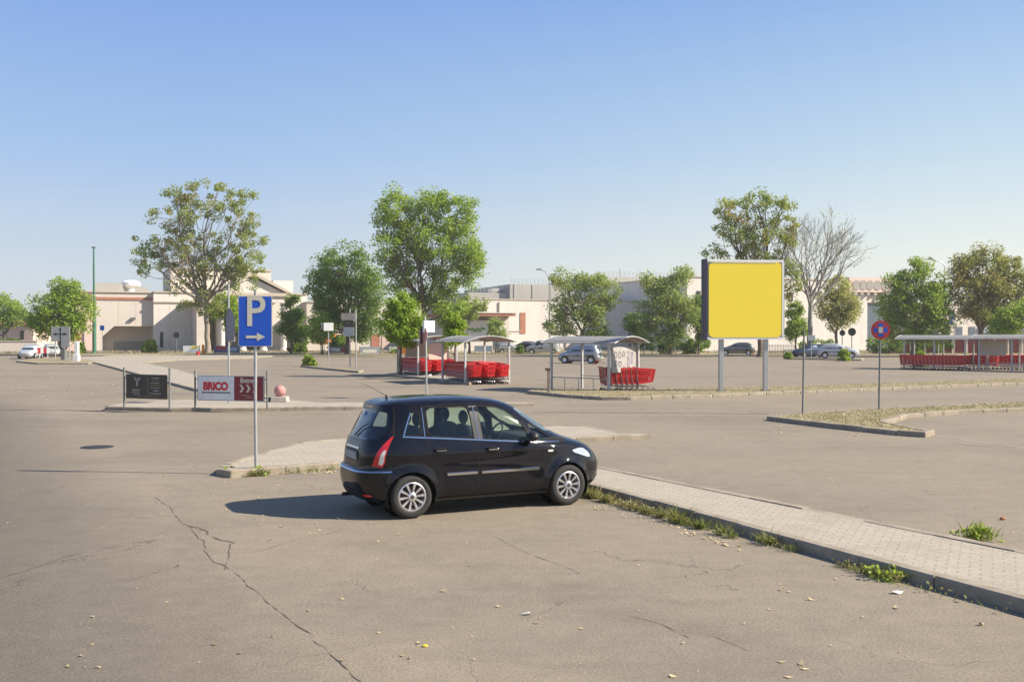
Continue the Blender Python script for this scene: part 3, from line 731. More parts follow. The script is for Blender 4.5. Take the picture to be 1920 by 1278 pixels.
    q = strip([(-.78, .672), (-.4, .665), (0, .663), (.4, .665), (.78, .672)], .020, RE(.012), 10)
    qq = strip([(-.78, .672), (-.4, .665), (0, .663), (.4, .665), (.78, .672)], .034, RE(.004), 10); q.build('rear_trim', 'chrome', root, smooth=True)
    for sy in (-1, 1):     # trim continues round the corner
        w_ = (lambda t, z: tuple((lambda pn: pn[0]+Vector((-abs(pn[1].x), sy*abs(pn[1].y), 0))*.010)(bd.corner(t, z, sy))))
        q = strip([(.72, .672), (.78, .673), (.84, .674)], .020, w_, 8); q.build('rear_trim', 'chrome', root, smooth=True)
    patch(smooth_poly([(-.62, .37), (.62, .37), (.68, .31), (.55, .235), (-.55, .235), (-.68, .31)], 1), RE(.008), 3).build('rear_valance', 'plastic_black', root, smooth=True)
    for sy in (-1, 1):
        patch(smooth_poly([(sy*.56-.06, .31), (sy*.56+.06, .31), (sy*.56+.06, .345), (sy*.56-.06, .345)], 1), RE(.014), 1).build('rear_reflector', 'lamp_red', root)
    pl = MB(); pl.box((0, 0, 0), (.012, .52, .11)); pl.xf(Matrix.Translation((bd.end(0, .86)-.012, 0, .86))); p_ = pl.build('number_plate', 'plate', root, bevel=.003)
    patch(smooth_poly([(-.33, .785), (.33, .785), (.30, .955), (-.30, .955)], 2), RE(.003), 3).build('plate_recess', 'plastic_black', root, smooth=True)
    q = strip([(-.30, .975), (.30, .975)], .025, RE(.012), 8); q.build('tailgate_trim', 'chrome', root, smooth=True)
    patch(smooth_poly([(-.17, 1.535), (.17, 1.535), (.17, 1.555), (-.17, 1.555)], 1), RE(.006), 1).build('brake_light', 'lamp_red', root)
    b = MB(); b.tube([(bd.end(.1, 1.12)-.01, .05, 1.13), (bd.end(.1, 1.25)-.03, -.10, 1.24), (bd.end(.3, 1.3)-.03, -.36, 1.33)], [.012, .009, .006], 6); b.build('rear_wiper', 'plastic_black', root)
    ex = MB(); ex.tube([(.45, .45, .22), (.06, .45, .215)], .028, 12); ex.build('exhaust', 'brake', root, smooth=True)
    a = MB(); a.lathe([(.022, 0), (.018, .03), (.012, .05), (.0001, .055)], 12, c=(.60, 0, 1.652)); a.build('antenna_base', 'plastic_black', root, smooth=True)
    a = MB(); a.tube([(.60, 0, 1.69), (.40, 0, 1.80), (.22, .0, 1.885)], [.006, .004, .003], 6); a.build('antenna', 'plastic_black', root)
    # front
    patch(smooth_poly([(-.45, .62), (.45, .62), (.36, .46), (-.36, .46)], 2), FR(.006), 3).build('grille', 'plastic_black', root)
    patch(smooth_poly([(-.55, .40), (.55, .40), (.5, .27), (-.5, .27)], 2), FR(.006), 3).build('lower_grille', 'gap_black', root)
    q = strip([(-.46, .64), (.46, .64)], .025, FR(.014), 8); q.build('grille_trim', 'chrome', root)
    # cabin
    b = MB(); b.box((1.85, 0, .30), (3.0, 1.42, .06)); b.box((.55, 0, .62), (.55, 1.3, .5)); b.build('cabin_floor', 'interior', root)
    b = MB()
    b.prism([(2.70, .75), (3.2, .75), (3.2, 1.02), (3.05, 1.045), (2.75, 1.02), (2.66, .95)], -.72, .72, 'y'); b.build('dashboard', 'interior', root, bevel=.02)
    b = MB(); b.lathe([(.175+.014*math.cos(a), .014*math.sin(a)) for a in [2*math.pi*i/8 for i in range(8)]], 28, M=Matrix.Rotation(R(-62), 3, 'Y'), c=(2.55, .36, 1.02), close=True)
    b.box((2.56, .36, 1.02), (.03, .3, .03)); b.build('steering_wheel', 'interior', root, smooth=True)
    def seat_(x, y, w, nh):
        s_ = bpy.data.objects.new('seat', None); COL.objects.link(s_); s_.parent = root; s_.location = (x, y, 0)
        b = MB(); b.prism([(-.02, .52), (.50, .52), (.52, .64), (.45, .70), (.0, .66)], -w/2, w/2, 'y'); b.build('cushion', 'seat', s_, bevel=.04)
        b = MB(); b.prism([(-.12, .62), (.06, .60), (-.06, 1.20), (-.14, 1.26), (-.22, 1.24), (-.20, 1.0)], -w/2, w/2, 'y'); b.build('seat_back', 'seat', s_, bevel=.05)
        for k in range(nh):
            yy = 0 if nh == 1 else (k-(nh-1)/2)*.42
            b = MB(); b.sphere((0, 0, 0), 1, 14, 10); b.xf(Matrix.Translation((-.185, yy, 1.365)) @ Matrix.Diagonal((.055, .135, .105, 1))); b.tube([(-.17, yy-.05, 1.2), (-.18, yy-.05, 1.3)], .008, 6); b.tube([(-.17, yy+.05, 1.2), (-.18, yy+.05, 1.3)], .008, 6)
            b.build('headrest', 'seat', s_, smooth=True)
    seat_(1.86, .36, .50, 1); seat_(1.86, -.36, .50, 1); seat_(1.10, 0, 1.22, 3)
    return root
hero_car()
# --- the cars parked far off: same construction, lighter
SUV = [(.25, .25, 4.1, .72), (.40, .04, 4.26, .85), (.60, .0, 4.30, .88), (.75, .03, 4.27, .885), (.90, .08, 4.12, .88), (1.0, .12, 3.70, .865), (1.08, .16, 3.25, .84), (1.2, .22, 2.98, .80),
       (1.35, .38, 2.70, .74), (1.48, .62, 2.42, .68), (1.55, .75, 2.2, .60), (1.59, .95, 1.9, .45), (1.61, 1.2, 1.6, .2)]
HATCH = [(.20, .25, 3.75, .70), (.35, .03, 3.95, .82), (.55, .0, 4.0, .84), (.70, .03, 3.95, .84), (.82, .06, 3.75, .84), (.92, .10, 3.3, .82), (1.0, .13, 2.95, .79),
         (1.15, .22, 2.68, .74), (1.3, .35, 2.4, .68), (1.40, .5, 2.1, .60), (1.45, .75, 1.8, .45), (1.48, 1.0, 1.5, .2)]
VAN = [(.25, .1, 4.2, .80), (.40, .0, 4.38, .88), (.70, .0, 4.40, .90), (.95, .01, 4.2, .90), (1.1, .02, 3.75, .89), (1.3, .04, 3.5, .86), (1.5, .06, 3.25, .83), (1.7, .1, 3.0, .80), (1.78, .25, 2.8, .70), (1.82, .6, 2.3, .4)]
def far_car(px, py, yaw, paint, label, T=SUV, name='parked_car', L=None):
    p = G(px, py); z = [r[0] for r in T]; xe = max(r[2] for r in T); ztop = z[-1]
    root = thing(name, p, label, 'van' if T is VAN else 'car', R(yaw), None)
    rr = .33 if T is not HATCH else .29; cx = xe/2; rx, fx = .78-cx, xe-.82-cx
    bd = Body(T, 5, 3.5)
    b = bd.shell(72, 22); b.xf(Matrix.Translation((-cx, 0, 0))); b.build('body', paint, root, smooth=True, sharp=70)
    bz = next(r[0] for r in T if r[3] < max(q[3] for q in T)-.035); tz = ztop-.11
    S = lambda sy, off: (lambda x, z: (x-cx, sy*(bd.side(x, z)+off), z))
    RE = lambda off: (lambda y, z: (bd.end(y, z)-off-cx, y, z)); FR = lambda off: (lambda y, z: (bd.end(y, z, True)+off-cx, y, z))
    xr0, xf0, w0 = bd.par(bz+.05); xr1, xf1, w1 = bd.par(tz)
    for sy in (-1, 1):
        xm = (xr1+xf1)/2
        x0b = xr0+.30; x1b = xf0-.42; x0t = xr1+.28; x1t = xf1-.30
        if T is not VAN:
            for q in ([(x0b, bz+.03), (xm-.04, bz+.03), (xm-.04, tz), (x0t, tz)], [(xm+.04, bz+.03), (x1b, bz+.03), (x1t, tz), (xm+.04, tz)]):
                patch(q, S(sy, .008), 2).build('window', 'dark_glass', root, smooth=True)
        else:
            patch([(2.1, bz+.03), (x1b, bz+.03), (x1t, tz), (2.1, tz)], S(sy, .008), 2).build('window', 'dark_glass', root, smooth=True)
        for x in (rx, fx):
            wv = bpy.data.objects.new('wheel', None); COL.objects.link(wv); wv.parent = root; wv.location = (x, sy*(max(r[3] for r in T)-.10), rr)
            Mx = Matrix.Rotation(-sy*R(90), 3, 'X')
            b = MB(); b.lathe([(.0001, -.1), (rr, -.1), (rr, .09), (rr-.04, .11), (rr*.64, .11), (rr*.62, .09), (.0001, .09)], 24, M=Mx); b.build('tyre', 'tyre', wv, smooth=True)
            b = MB(); b.lathe([(rr*.62, .095), (rr*.58, .115), (rr*.5, .10), (rr*.2, .10), (rr*.18, .115), (.0001, .118)], 20, M=Mx); b.build('rim', 'alloy', wv, smooth=True)
            y = sy*(max(r[3] for r in T)+.0)
        a = MB()
        for x in (rx, fx):
            q = patch([(x+cx+(rr+.06)*math.cos(an), rr+(rr+.06)*math.sin(an)) for an in [math.pi*i/12 for i in range(13)]], S(sy, .006), 1).build('wheel_arch', 'gap_black', root)
        patch([(.05+.02, bz-.22), (.34, bz-.22), (.30, bz-.06), (.16, bz-.04)], S(sy, .012), 1).build('tail_light', 'lamp_red', root)
        patch([(xe-.62, bz-.26), (xe-.2, bz-.30), (xe-.26, bz-.17), (xe-.6, bz-.13)], S(sy, .012), 1).build('headlight', 'lamp_clear', root)
    patch([(-w0+.14, bz+.07), (w0-.14, bz+.07), (w1-.10, tz), (-w1+.10, tz)], RE(.010), 3).build('rear_window', 'dark_glass', root, smooth=True)
    patch([(-w0+.12, bz+.10), (w0-.12, bz+.10), (w1-.10, tz), (-w1+.10, tz)], FR(.010), 4).build('windscreen', 'dark_glass', root, smooth=True)
    b = MB(); b.box((-cx-.01, 0, .52), (.05, .52, .11)); b.build('number_plate', 'sign_cream', root)
    return root
for nm, c, mt in (('paint_silver', (.34, .35, .36), .6), ('paint_grey', (.16, .16, .165), .6), ('paint_blue', (.02, .045, .11), .3), ('paint_white', (.46, .48, .50), 0), ('paint_dark', (.02, .02, .028), .2), ('paint_red', (.35, .03, .03), .1)):
    mat(nm, c, .35, metal=mt, coat=1, var=.04)
far_car(1088, 681, 158, 'paint_silver', 'silver car parked alone in the car park behind the middle trolley shelter', MUSA)
far_car(1382, 666, 165, 'paint_grey', 'silver grey crossover parked under the yellow billboard, between its legs', SUV)
far_car(1516, 669, 200, 'paint_blue', 'dark blue hatchback parked beside the white crossover', HATCH)
far_car(1572, 671.5, -18, 'paint_white', 'white crossover parked right of the dark blue car, behind a low shrub', SUV)
far_car(978, 662, 160, 'paint_dark', 'dark hatchback parked by the long cream wall, left of the white van', HATCH)
far_car(998, 660.5, 12, 'paint_dark', 'black crossover parked by the long cream wall, right behind the white van', SUV)
far_car(1018, 663.5, 172, 'paint_white', 'small white van parked by the long cream wall, left of the silver people carrier', VAN)
far_car(955, 662.5, 15, 'paint_silver', 'pale silver car half hidden behind the first trolley shelter', HATCH)
far_car(57, 672, -80, 'paint_white', 'small white car coming along the road at the far left', HATCH, 'white_car')
far_car(97, 668, -60, 'paint_white', 'white car half hidden behind the grey route sign', HATCH, 'white_car')
far_car(1860, 662, 10, 'paint_grey', 'grey car parked under the brown tree, behind the far right trolley shelter', SUV)
far_car(1772, 662, 170, 'paint_dark', 'dark car parked behind the far right trolley shelter, under the tall green tree', HATCH)
# ------------------------------------------------------------------ signs and street furniture
def pole(b, z0, z1, r=.03, x=0, y=0, lean=(0, 0)): return b.tube([(x, y, z0), (x+lean[0], y+lean[1], z1)], r, 12)
def rrect(w, h, r, n=5):
    out = []
    for cx, cy, a0 in ((w/2-r, h/2-r, 0), (-w/2+r, h/2-r, 90), (-w/2+r, -h/2+r, 180), (w/2-r, -h/2+r, 270)):
        out += [(cx+r*math.cos(R(a0+90*k/n)), cy+r*math.sin(R(a0+90*k/n))) for k in range(n+1)]
    return out
def shift(p, dx, dy): return [(x+dx, y+dy) for x, y in p]
def plate(name, poly, m, y, parent, th=.004, smooth=False):     # flat piece facing -Y, front at y
    b = MB(); b.prism(poly, y, y+th, 'y'); return b.build(name, m, parent)
mat('iron', (.045, .05, .06), .9, var=.2, spec=.1)
mat('navy', (.02, .025, .05), .5)
# parking sign
p = G(480, 876, .13); d = p.y; s_ = d/FPX
t_ = thing('parking_sign', (p.x, p.y, .12), 'blue parking sign with a white P and an arrow on a thin grey post', 'road sign', R(3))
b = MB(); b.tube([(0, 0, 0), (-.012, 0, 1.2), (0, 0, 3.30)], .030, 14); b.build('post', 'galv', t_, smooth=True)
cz = H_CAM-.12+(626-602)*s_; w_, h_ = 63*s_, 95*s_
bk = MB(); bk.prism(shift(rrect(w_, h_, .03), .0, cz), -.040, -.034, 'y'); bk.build('sign_panel', 'sign_cream', t_)
plate('sign_face', shift(rrect(w_-.03, h_-.03, .02), 0, cz), 'sign_blue', -.044, t_)
b = MB(); b.box((0, 0, cz+.25), (.10, .07, .03)); b.build('clamp', 'galv_dark', t_)
b = MB(); b.box((0, 0, cz-.25), (.10, .07, .03)); b.build('clamp', 'galv_dark', t_)
letters('letter', 'P', .80, 0.0, cz+.16, -.050, 'sign_cream', t_, off=.010, xs=.92)
plate('arrow', [(-.17, cz-.265), (.03, cz-.265), (.03, cz-.215), (.18, cz-.29), (.03, cz-.365), (.03, cz-.315), (-.17, cz-.315)], 'sign_cream', -.050, t_)
b = MB(); b.lathe([(.09, 0), (.07, .02), (.035, .03)], 14); b.build('collar', 'concrete', t_, smooth=True)
# no-stopping sign
p = G(1648, 767, .13); s_ = p.y/FPX
t_ = thing('no_stopping_sign', (p.x, p.y, .12), 'round red and blue tow-away sign on a grey post standing on the grassy island', 'road sign', R(-4))
b = MB(); b.tube([(0, 0, 0), (.04, 0, 2.95)], .030, 12); b.build('post', 'galv_dark', t_, smooth=True)
cz = H_CAM-.12+(626-618.5)*s_; ro = .31
Mf = Matrix.Rotation(R(90), 3, 'X')
b = MB(); b.lathe([(.0001, .030), (ro, .030), (ro, .036), (.0001, .036)], 36, c=(.04, 0, cz), M=Mf); b.build('sign_panel', 'sign_red', t_)
b = MB(); b.lathe([(.0001, .037), (ro*.72, .037), (ro*.72, .0395), (.0001, .0395)], 36, c=(.04, 0, cz), M=Mf); b.build('sign_face', 'sign_blue', t_)
for a in (45, 135):
    b = MB(); b.box((0, 0, 0), (ro*1.9, .003, .075)); b.xf(Matrix.Translation((.04, -.0415-(.002 if a == 45 else 0), cz)) @ Matrix.Rotation(R(a), 4, 'Y')); b.build('cross_bar', 'sign_red', t_)
b = MB(); b.prism(shift(rrect(.13, .20, .03), .04, cz), -.0475, -.0455, 'y'); b.build('tow_symbol', 'sign_cream', t_)
# bare post beside it
p = G(1505, 775, .13)
t_ = tag(MB().tube([(0, 0, 0), (.04, 0, 2.62)], .028, 12).build('signpost', 'galv_dark', None, smooth=True), 'bare grey post without a sign at the left end of the grassy island', 'post'); t_.location = (p.x, p.y, .12)
# sign seen from the side: post, dark blade
p = G(429, 757, .1); s_ = p.y/FPX
t_ = thing('road_sign', (p.x, p.y, .1), 'dark sign seen edge-on, rising behind the red and white store board', 'road sign', R(78))
b = MB(); pole(b, 0, 4.3, .035); b.build('post', 'galv', t_, smooth=True)
zc = H_CAM-.1+(626-613)*s_; b = MB(); b.prism(shift([(-.30, -.5), (.30, -.5), (.33, .35), (0, .68), (-.33, .35)], 0, zc), -.07, -.035, 'y'); b.build('sign_panel', 'navy', t_)
# sign pole behind the car
p = G(799, 742, .1); s_ = p.y/FPX
t_ = thing('road_sign', (p.x, p.y, .1), 'pale post behind the black car with a pink round sign and white box on top', 'road sign', R(0))
b = MB(); b.tube([(.02, 0, 0), (-.01, 0, 2.4), (-.05, 0, 3.2)], .038, 12); b.build('post', 'galv', t_, smooth=True)
zc = H_CAM-.1+(626-628)*s_
b = MB(); b.lathe([(.0001, 0), (.36, 0), (.36, .02), (.0001, .02)], 30, M=Matrix.Rotation(R(90), 3, 'X')); b.xf(Matrix.Translation((-.11, -.05, zc)) @ Matrix.Rotation(R(-58), 4, 'Z')); b.build('round_sign', 'ball_pink', t_)
b = MB(); b.box((-.19, -.03, zc), (.09, .09, .70), rz=R(20)); b.build('bracket', 'black_paint', t_, bevel=.01)
zb = H_CAM-.1+(626-612)*s_
b = MB(); b.box((.11, -.05, zb), (.50, .14, .46), rz=R(38)); b.build('box_sign', 'white_paint', t_, bevel=.01)
# info boards
def board(px0, px1, pyt, pyb, pyg, ptop, label, face):
    pa, pb = G(px0, pyg, .12), G(px1, pyg+3, .12); L = (pb-pa).length; an = math.atan2(pb.y-pa.y, pb.x-pa.x); s_ = pa.y/FPX
    t_ = thing('information_board', ((pa.x+pb.x)/2, (pa.y+pb.y)/2, .11), label, 'sign board', an)
    zt = H_CAM-.11-(pyt-626)*s_; zb = H_CAM-.11-(pyb-626)*s_; zp = H_CAM-.11-(ptop-626)*s_
    for sx in (-1, 1):
        b = MB(); b.tube([(sx*L/2, 0, 0), (sx*L/2, 0, zp)], .032, 12); b.lathe([(.034, zp-.01), (.04, zp), (.03, zp+.03), (.0001, zp+.035)], 12, c=(sx*L/2, 0, 0)); b.build('post', 'galv_dark', t_, smooth=True, sharp=50)
        for z in (zb+.12, zt-.12):
            b = MB(); b.box((sx*(L/2-.06), 0, z), (.10, .03, .03)); b.build('bracket', 'galv_dark', t_)
    w = L-.20
    b = MB(); b.box((0, 0, (zt+zb)/2), (w, .05, zt-zb)); b.build('panel', face[0], t_, bevel=.006)
    return t_, w, zt, zb, L
t_, w, zt, zb, L = board(233, 318, 701, 746, 764, 690, 'dark brown information board with pale lettering, left of the red and white store board', ('board_brown',))
yy = -.029
# antlered emblem and lines of text too small to read
for sx in (-1, 1):
    b = MB()
    for q in ([(.0, .0), (.05, .08), (.075, .19)], [(.045, .07), (.10, .11), (.12, .18)], [(.02, .04), (.03, .11), (.035, .16)]):
        r = strip([(x*sx, z) for x, z in q], .016, lambda u, v: (u-w*.22, yy, v+zt-.28), 3); b.add(r.v, r.f)
    b.build('emblem', 'letter_pale', t_)
b = MB(); b.prism(shift([(-.03, .02), (.03, .02), (.015, -.12), (-.015, -.12)], -w*.22, zt-.28), yy-.002, yy, 'y'); b.build('emblem', 'letter_pale', t_)
def dashes(x, z, n, wd, hgt, m, seed):
    rr = random.Random(seed); b = MB(); u = 0
    while u < wd:
        l = rr.uniform(.03, .10); l = min(l, wd-u); b.add([(x+u, yy, z), (x+u+l, yy, z), (x+u+l, yy, z+hgt), (x+u, yy, z+hgt)], [(0, 1, 2, 3)]); u += l+.022
    return b.build('text_line', m, t_)
for i, (x, z, wd, m_, h_) in enumerate(((-w*.33, zt-.54, .30, 'letter_pale', .035), (-w*.36, zt-.61, .36, 'letter_pale', .018), (-w*.30, zt-.68, .26, 'letter_pale', .018), (w*.14, zt-.13, .30, 'letter_pale', .022), (w*.14, zt-.21, .36, 'gold', .018), (w*.12, zt-.29, .34, 'letter_pale', .018),
                        (w*.12, zt-.37, .40, 'gold', .018), (w*.12, zt-.45, .36, 'letter_pale', .018), (w*.18, zt-.55, .22, 'letter_pale', .030), (w*.10, zt-.64, .44, 'letter_pale', .026), (-w*.20, zt-.73, .9, 'gold', .016))):
    dashes(x, z, 0, wd, h_, m_, i)
plate('divider', [(w*.04, zb+.12), (w*.05, zb+.12), (w*.05, zt-.1), (w*.04, zt-.1)], 'gold', yy, t_, .001)
t_, w, zt, zb, L = board(366, 501, 703, 750, 764, 696, 'red and white store board with a white arrow half, behind the parking sign', ('grey_paint',))
t_['label'] = 'white and maroon store direction board with chevrons, behind the parking sign post'
H_ = zt-zb; xm = -w/2+w*.555
plate('store_panel', [(-w/2+.03, zb+.03), (xm, zb+.03), (xm, zt-.03), (-w/2+.03, zt-.03)], 'white_paint', yy, t_, .003)
plate('arrow_panel', [(xm+.006, zb+.03), (w/2-.03, zb+.03), (w/2-.03, zt-.03), (xm+.006, zt-.03)], 'maroon', yy, t_, .003)
letters('lettering', 'BRICO', .36, (-w/2+xm)/2, zt-H_*.44, yy-.003, 'letter_red', t_, off=.022, xs=.92, space=.95)
plate('underline', [(-w/2+.17, zt-H_*.70), (xm-.14, zt-H_*.70), (xm-.14, zt-H_*.655), (-w/2+.17, zt-H_*.655)], 'black_paint', yy-.003, t_, .002)
xc = (xm+w/2)/2
letters('lettering', 'Entrata', .22, xc, zt-H_*.19, yy-.003, 'sign_cream', t_, off=.008)
for k in (-1, 0, 1):
    x0 = xc-.09+k*.24; z0 = zt-H_*.50; a = .13
    plate('chevron', [(x0-.02, z0+a), (x0+.06, z0+a), (x0+.15, z0), (x0+.06, z0-a), (x0-.02, z0-a), (x0+.07, z0)], 'sign_cream', yy-.003, t_, .002)
dashes(xc-.28, zt-H_*.78, 0, .5, .022, 'sign_cream', 5); dashes(xc-.14, zt-H_*.87, 0, .26, .03, 'sign_cream', 6)
# pink stone ball on its base
p = G(525, 753, .12)
t_ = thing('ball_bollard', (p.x, p.y, .12), 'faded pink stone ball on a square concrete base at the pavement edge', 'bollard')
MB().sphere((0, 0, .40), .21, 28, 16).build('ball', 'ball_pink', t_, smooth=True)
MB().box((.0, 0, .10), (.62, .5, .20), taper=.9).build('base', 'concrete', t_, bevel=.02)
MB().box((-.36, -.05, .08), (.16, .2, .16)).build('base_block', 'black_paint', t_, bevel=.01)
# drain cover in the road
p = G(182, 838)
t_ = thing('manhole_cover', (p.x, p.y, .0), 'round dark iron cover set in the road at the left', 'drain cover', R(8))
MB().lathe([(.0001, .0), (.36, .0), (.36, .010), (.0001, .012)], 32).build('frame', 'iron', t_)
b = MB()
for i in range(7): b.box((-.24+i*.08, 0, .016), (.03, 2*math.sqrt(max(.01, .09-(-.24+i*.08)**2))*.9, .008))
b.build('grating', 'iron', t_)
# billboard
pa, pb = G(1354, 733, .12), G(1431, 731, .12); s_ = pa.y/FPX
bx0, bx1 = P(1324, 560, pa.y).x, P(1471, 560, pa.y).x; cx = (bx0+bx1)/2; Wb = bx1-bx0
t_ = thing('billboard', (cx, pa.y+.2, .12), 'large blank yellow billboard on two steel legs on the grassy verge', 'billboard', R(5))
zt = H_CAM-.12-(487-626)*s_; zb = H_CAM-.12-(636-626)*s_; Hb = zt-zb
for x in (pa.x-cx, pb.x-cx):
    b = MB(); b.box((x, .10, zt/2-.2), (.20, .20, zt-.4)); b.build('leg', 'galv', t_, bevel=.012)
    b = MB(); b.box((x, .10, .02), (.36, .36, .04)); b.build('foot_plate', 'galv_dark', t_)
b = MB(); b.box((0, .02, (zt+zb)/2), (Wb-.1, .16, Hb-.1)); b.build('back_panel', 'white_paint', t_)
for nm, c, sz in (('frame', (0, -.08, zt-.05), (Wb, .14, .10)), ('frame', (0, -.08, zb+.04), (Wb, .14, .08)), ('frame', (Wb/2-.03, -.08, (zt+zb)/2), (.06, .14, Hb-.18))):
    b = MB(); b.box(c, sz); b.build(nm, 'white_paint', t_, bevel=.01)
b = MB(); b.box((-Wb/2-.085, -.03, (zt+zb)/2), (.17, .40, Hb+.06)); b.build('side_frame', 'navy', t_, bevel=.012)
plate('poster', shift(rrect(Wb-.17, Hb-.19, .22, 8), -.01, (zt+zb)/2-.01), 'yellow', -.162, t_, .03)
b = MB(); b.box((-.1, -.12, zt-.135), (Wb-.5, .10, .03)); b.build('edge_strip', 'pale_board', t_)
b = MB(); b.box((Wb/2+.04, .0, (zt+zb)/2), (.05, .2, Hb-.1)); b.build('edge_trim', 'galv', t_)
# small far signs
def simple_sign(px, pyb, pyt, w_, h_, m, label, name='road_sign', th=.06, post='galv', pc=None, rz=0, cat='road sign', r=.04):
    p = G(px, pyb); s_ = p.y/FPX; t_ = thing(name, p, label, cat, rz); zt = H_CAM+(626-pyt)*s_
    b = MB(); pole(b, 0, zt, r); b.build('post', post, t_, smooth=True)
    b = MB(); b.box((0, -.06, zt-h_*s_/2), (w_*s_, th, h_*s_)); b.build('sign_panel', m, t_, bevel=.01)
    return t_, zt, s_
t_, zt, s_ = simple_sign(550, 663, 610, 9, 13, 'white_paint', 'small white sign with a dark square on a post before the slim dark tree')
plate('symbol', shift([(-.14, -.2), (.14, -.2), (.14, .2), (-.14, .2)], 0, zt-.42), 'grey_paint', -.095, t_)
t_, zt, s_ = simple_sign(616, 687, 605, 18, 15, 'white_paint', 'white box sign on a thin post rising from the small planted island', th=.12, rz=R(12))
b = MB(); b.box((-.52, .02, zt-.26), (.10, .10, .46)); b.build('sign_side', 'grey_paint', t_)
# pylon
p = G(655, 687); s_ = p.y/FPX; t_ = thing('totem_sign', p, 'tall grey sign with a black panel on two thin posts by the dense green tree', 'sign board', R(-8))
for sx in (-.25, .25): b = MB(); pole(b, 0, 4.6, .05, x=sx+.3); b.build('post', 'galv', t_, smooth=True)
z_ = lambda py: H_CAM+(626-py)*s_
for nm, a, c_, w_, m in (('cap', 587, 600, 28, 'cornice'), ('name_panel', 600, 613, 18, 'board_brown'), ('lower_panel', 613, 630, 20, 'grey_paint')):
    b = MB(); b.box((-.05, 0, (z_(a)+z_(c_))/2), (w_*s_, .14, z_(a)-z_(c_)-.01)); b.build(nm, m, t_)
letters('lettering', '\u2022\u2022\u2022', .2, -.05, z_(606), -.075, 'letter_pale', t_)
# far left grey route sign
p = G(114, 675, .12); s_ = p.y/FPX; t_ = thing('route_sign', p, 'square grey route sign with black arrows on two posts at the far left island', 'road sign', R(4))
z_ = lambda py: H_CAM-.12+(626-py)*s_
for x in (105, 131): b = MB(); pole(b, 0, z_(612), .05, x=(x-115)*s_); b.build('post', 'galv', t_, smooth=True)
b = MB(); b.box((0, -.06, z_(626)), (34*s_, .06, 28*s_)); b.build('sign_panel', 'sign_back', t_, bevel=.01)
b = MB(); b.box((8*s_, -.05, z_(645)), (14*s_, .06, 12*s_)); b.build('lower_panel', 'sign_back', t_)
plate('route_line', [(-.05, z_(642)), (.05, z_(642)), (.05, z_(616)), (-.05, z_(616))], 'black_paint', -.10, t_)
plate('route_line', [(-.62, z_(627)), (.62, z_(627)), (.62, z_(625)), (-.62, z_(625))], 'black_paint', -.104, t_)
for x in (-.45, .35): plate('route_symbol', shift(rrect(.22, .2, .08), x, z_(626)), 'black_paint', -.106, t_)
plate('route_symbol', [(-.13, z_(618)), (.13, z_(618)), (0, z_(613.5))], 'black_paint', -.104, t_)
p = G(144, 679); t_ = thing('bollard_pillar', p, 'white square pillar at the right end of the far left island', 'bollard')
s_ = p.y/FPX; b = MB(); b.box((0, 0, .95), (7*s_, .35, 1.9)); b.build('pillar', 'white_paint', t_, bevel=.03)
b = MB(); b.box((-.03, 0, .35), (10*s_, .5, .7)); b.build('plinth', 'white_paint', t_, bevel=.02)
p = G(120, 677); t_ = thing('ticket_machine', p, 'dark roadside machine with a round hood below the grey route sign', 'machine')
s_ = p.y/FPX; b = MB(); b.box((0, 0, .8), (8*s_, .5, 1.6)); b.build('cabinet', 'galv_dark', t_, bevel=.04)
b = MB(); b.sphere((0, -.05, 1.5), .42, 20, 12, sc=(1, .7, 1)); b.build('hood', 'black_paint', t_, smooth=True)
b = MB(); b.box((.12, -.33, 1.5), (.22, .05, .45)); b.build('screen', 'white_paint', t_)
p = G(82, 672); t_ = thing('barrier_board', p, 'red and white warning board between the two small white cars', 'barrier', R(10))
b = MB()
for x in (-.4, .4): pole(b, 0, 1.2, .03, x=x)
b.build('stand', 'white_paint', t_)
for i in range(4): b = MB(); b.box((-.45+.3*i, -.05, .85), (.298, .03, .6)); b.build('stripe', 'sign_red' if i % 2 == 0 else 'white_paint', t_)
simple_sign(147, 665, 626, 10, 12, 'orange', 'small orange panel on a post beside the pink wall', th=.05)
simple_sign(192, 665, 610, 8, 9, 'sign_blue', 'small blue panel on a post beside the green lamp post', th=.05)
def disc_sign(px, pyb, pyc, r_, m, label, rim=None):
    p = G(px, pyb); s_ = p.y/FPX; t_ = thing('round_sign', p, label, 'road sign'); zc = H_CAM+(626-pyc)*s_
    b = MB(); pole(b, 0, zc+r_*s_, .045); b.build('post', 'galv_dark', t_, smooth=True)
    b = MB(); b.lathe([(.0001, .05), (r_*s_, .05), (r_*s_, .08), (.0001, .08)], 24, c=(0, 0, zc), M=Matrix.Rotation(R(90), 3, 'X')); b.build('disc', m, t_)
    if rim: b = MB(); b.lathe([(.0001, .082), (r_*s_*.65, .082), (r_*s_*.65, .09), (.0001, .09)], 24, c=(0, 0, zc), M=Matrix.Rotation(R(90), 3, 'X')); b.build('disc_face', rim, t_)
disc_sign(331, 664, 628, 5.5, 'black_paint', 'dark round sign before the white shop wall, left of the big plane tree')
disc_sign(1579, 668, 624, 5.5, 'black_paint', 'smaller of two dark discs above the white crossover')
disc_sign(1597, 668, 622, 7.5, 'black_paint', 'larger of two dark discs, right above the white crossover')
disc_sign(1753, 664, 609, 6.5, 'sign_red', 'red round sign in front of the tall green tree at the right', 'maroon')
disc_sign(760, 700, 657, 6.5, 'orange', 'small orange disc at the left end of the first trolley shelter')
simple_sign(1521, 672, 628, 14, 10, 'grey_paint', 'small pale sign above the dark blue car', th=.05)
simple_sign(748, 665, 645, 6, 10, 'sign_red', 'small red panel behind the young tree', th=.05)
p = G(1789, 665); s_ = p.y/FPX; t_ = thing('direction_sign', p, 'blue direction boards on a tall post between the green and the brown tree', 'road sign'); z_ = lambda py: H_CAM+(626-py)*s_
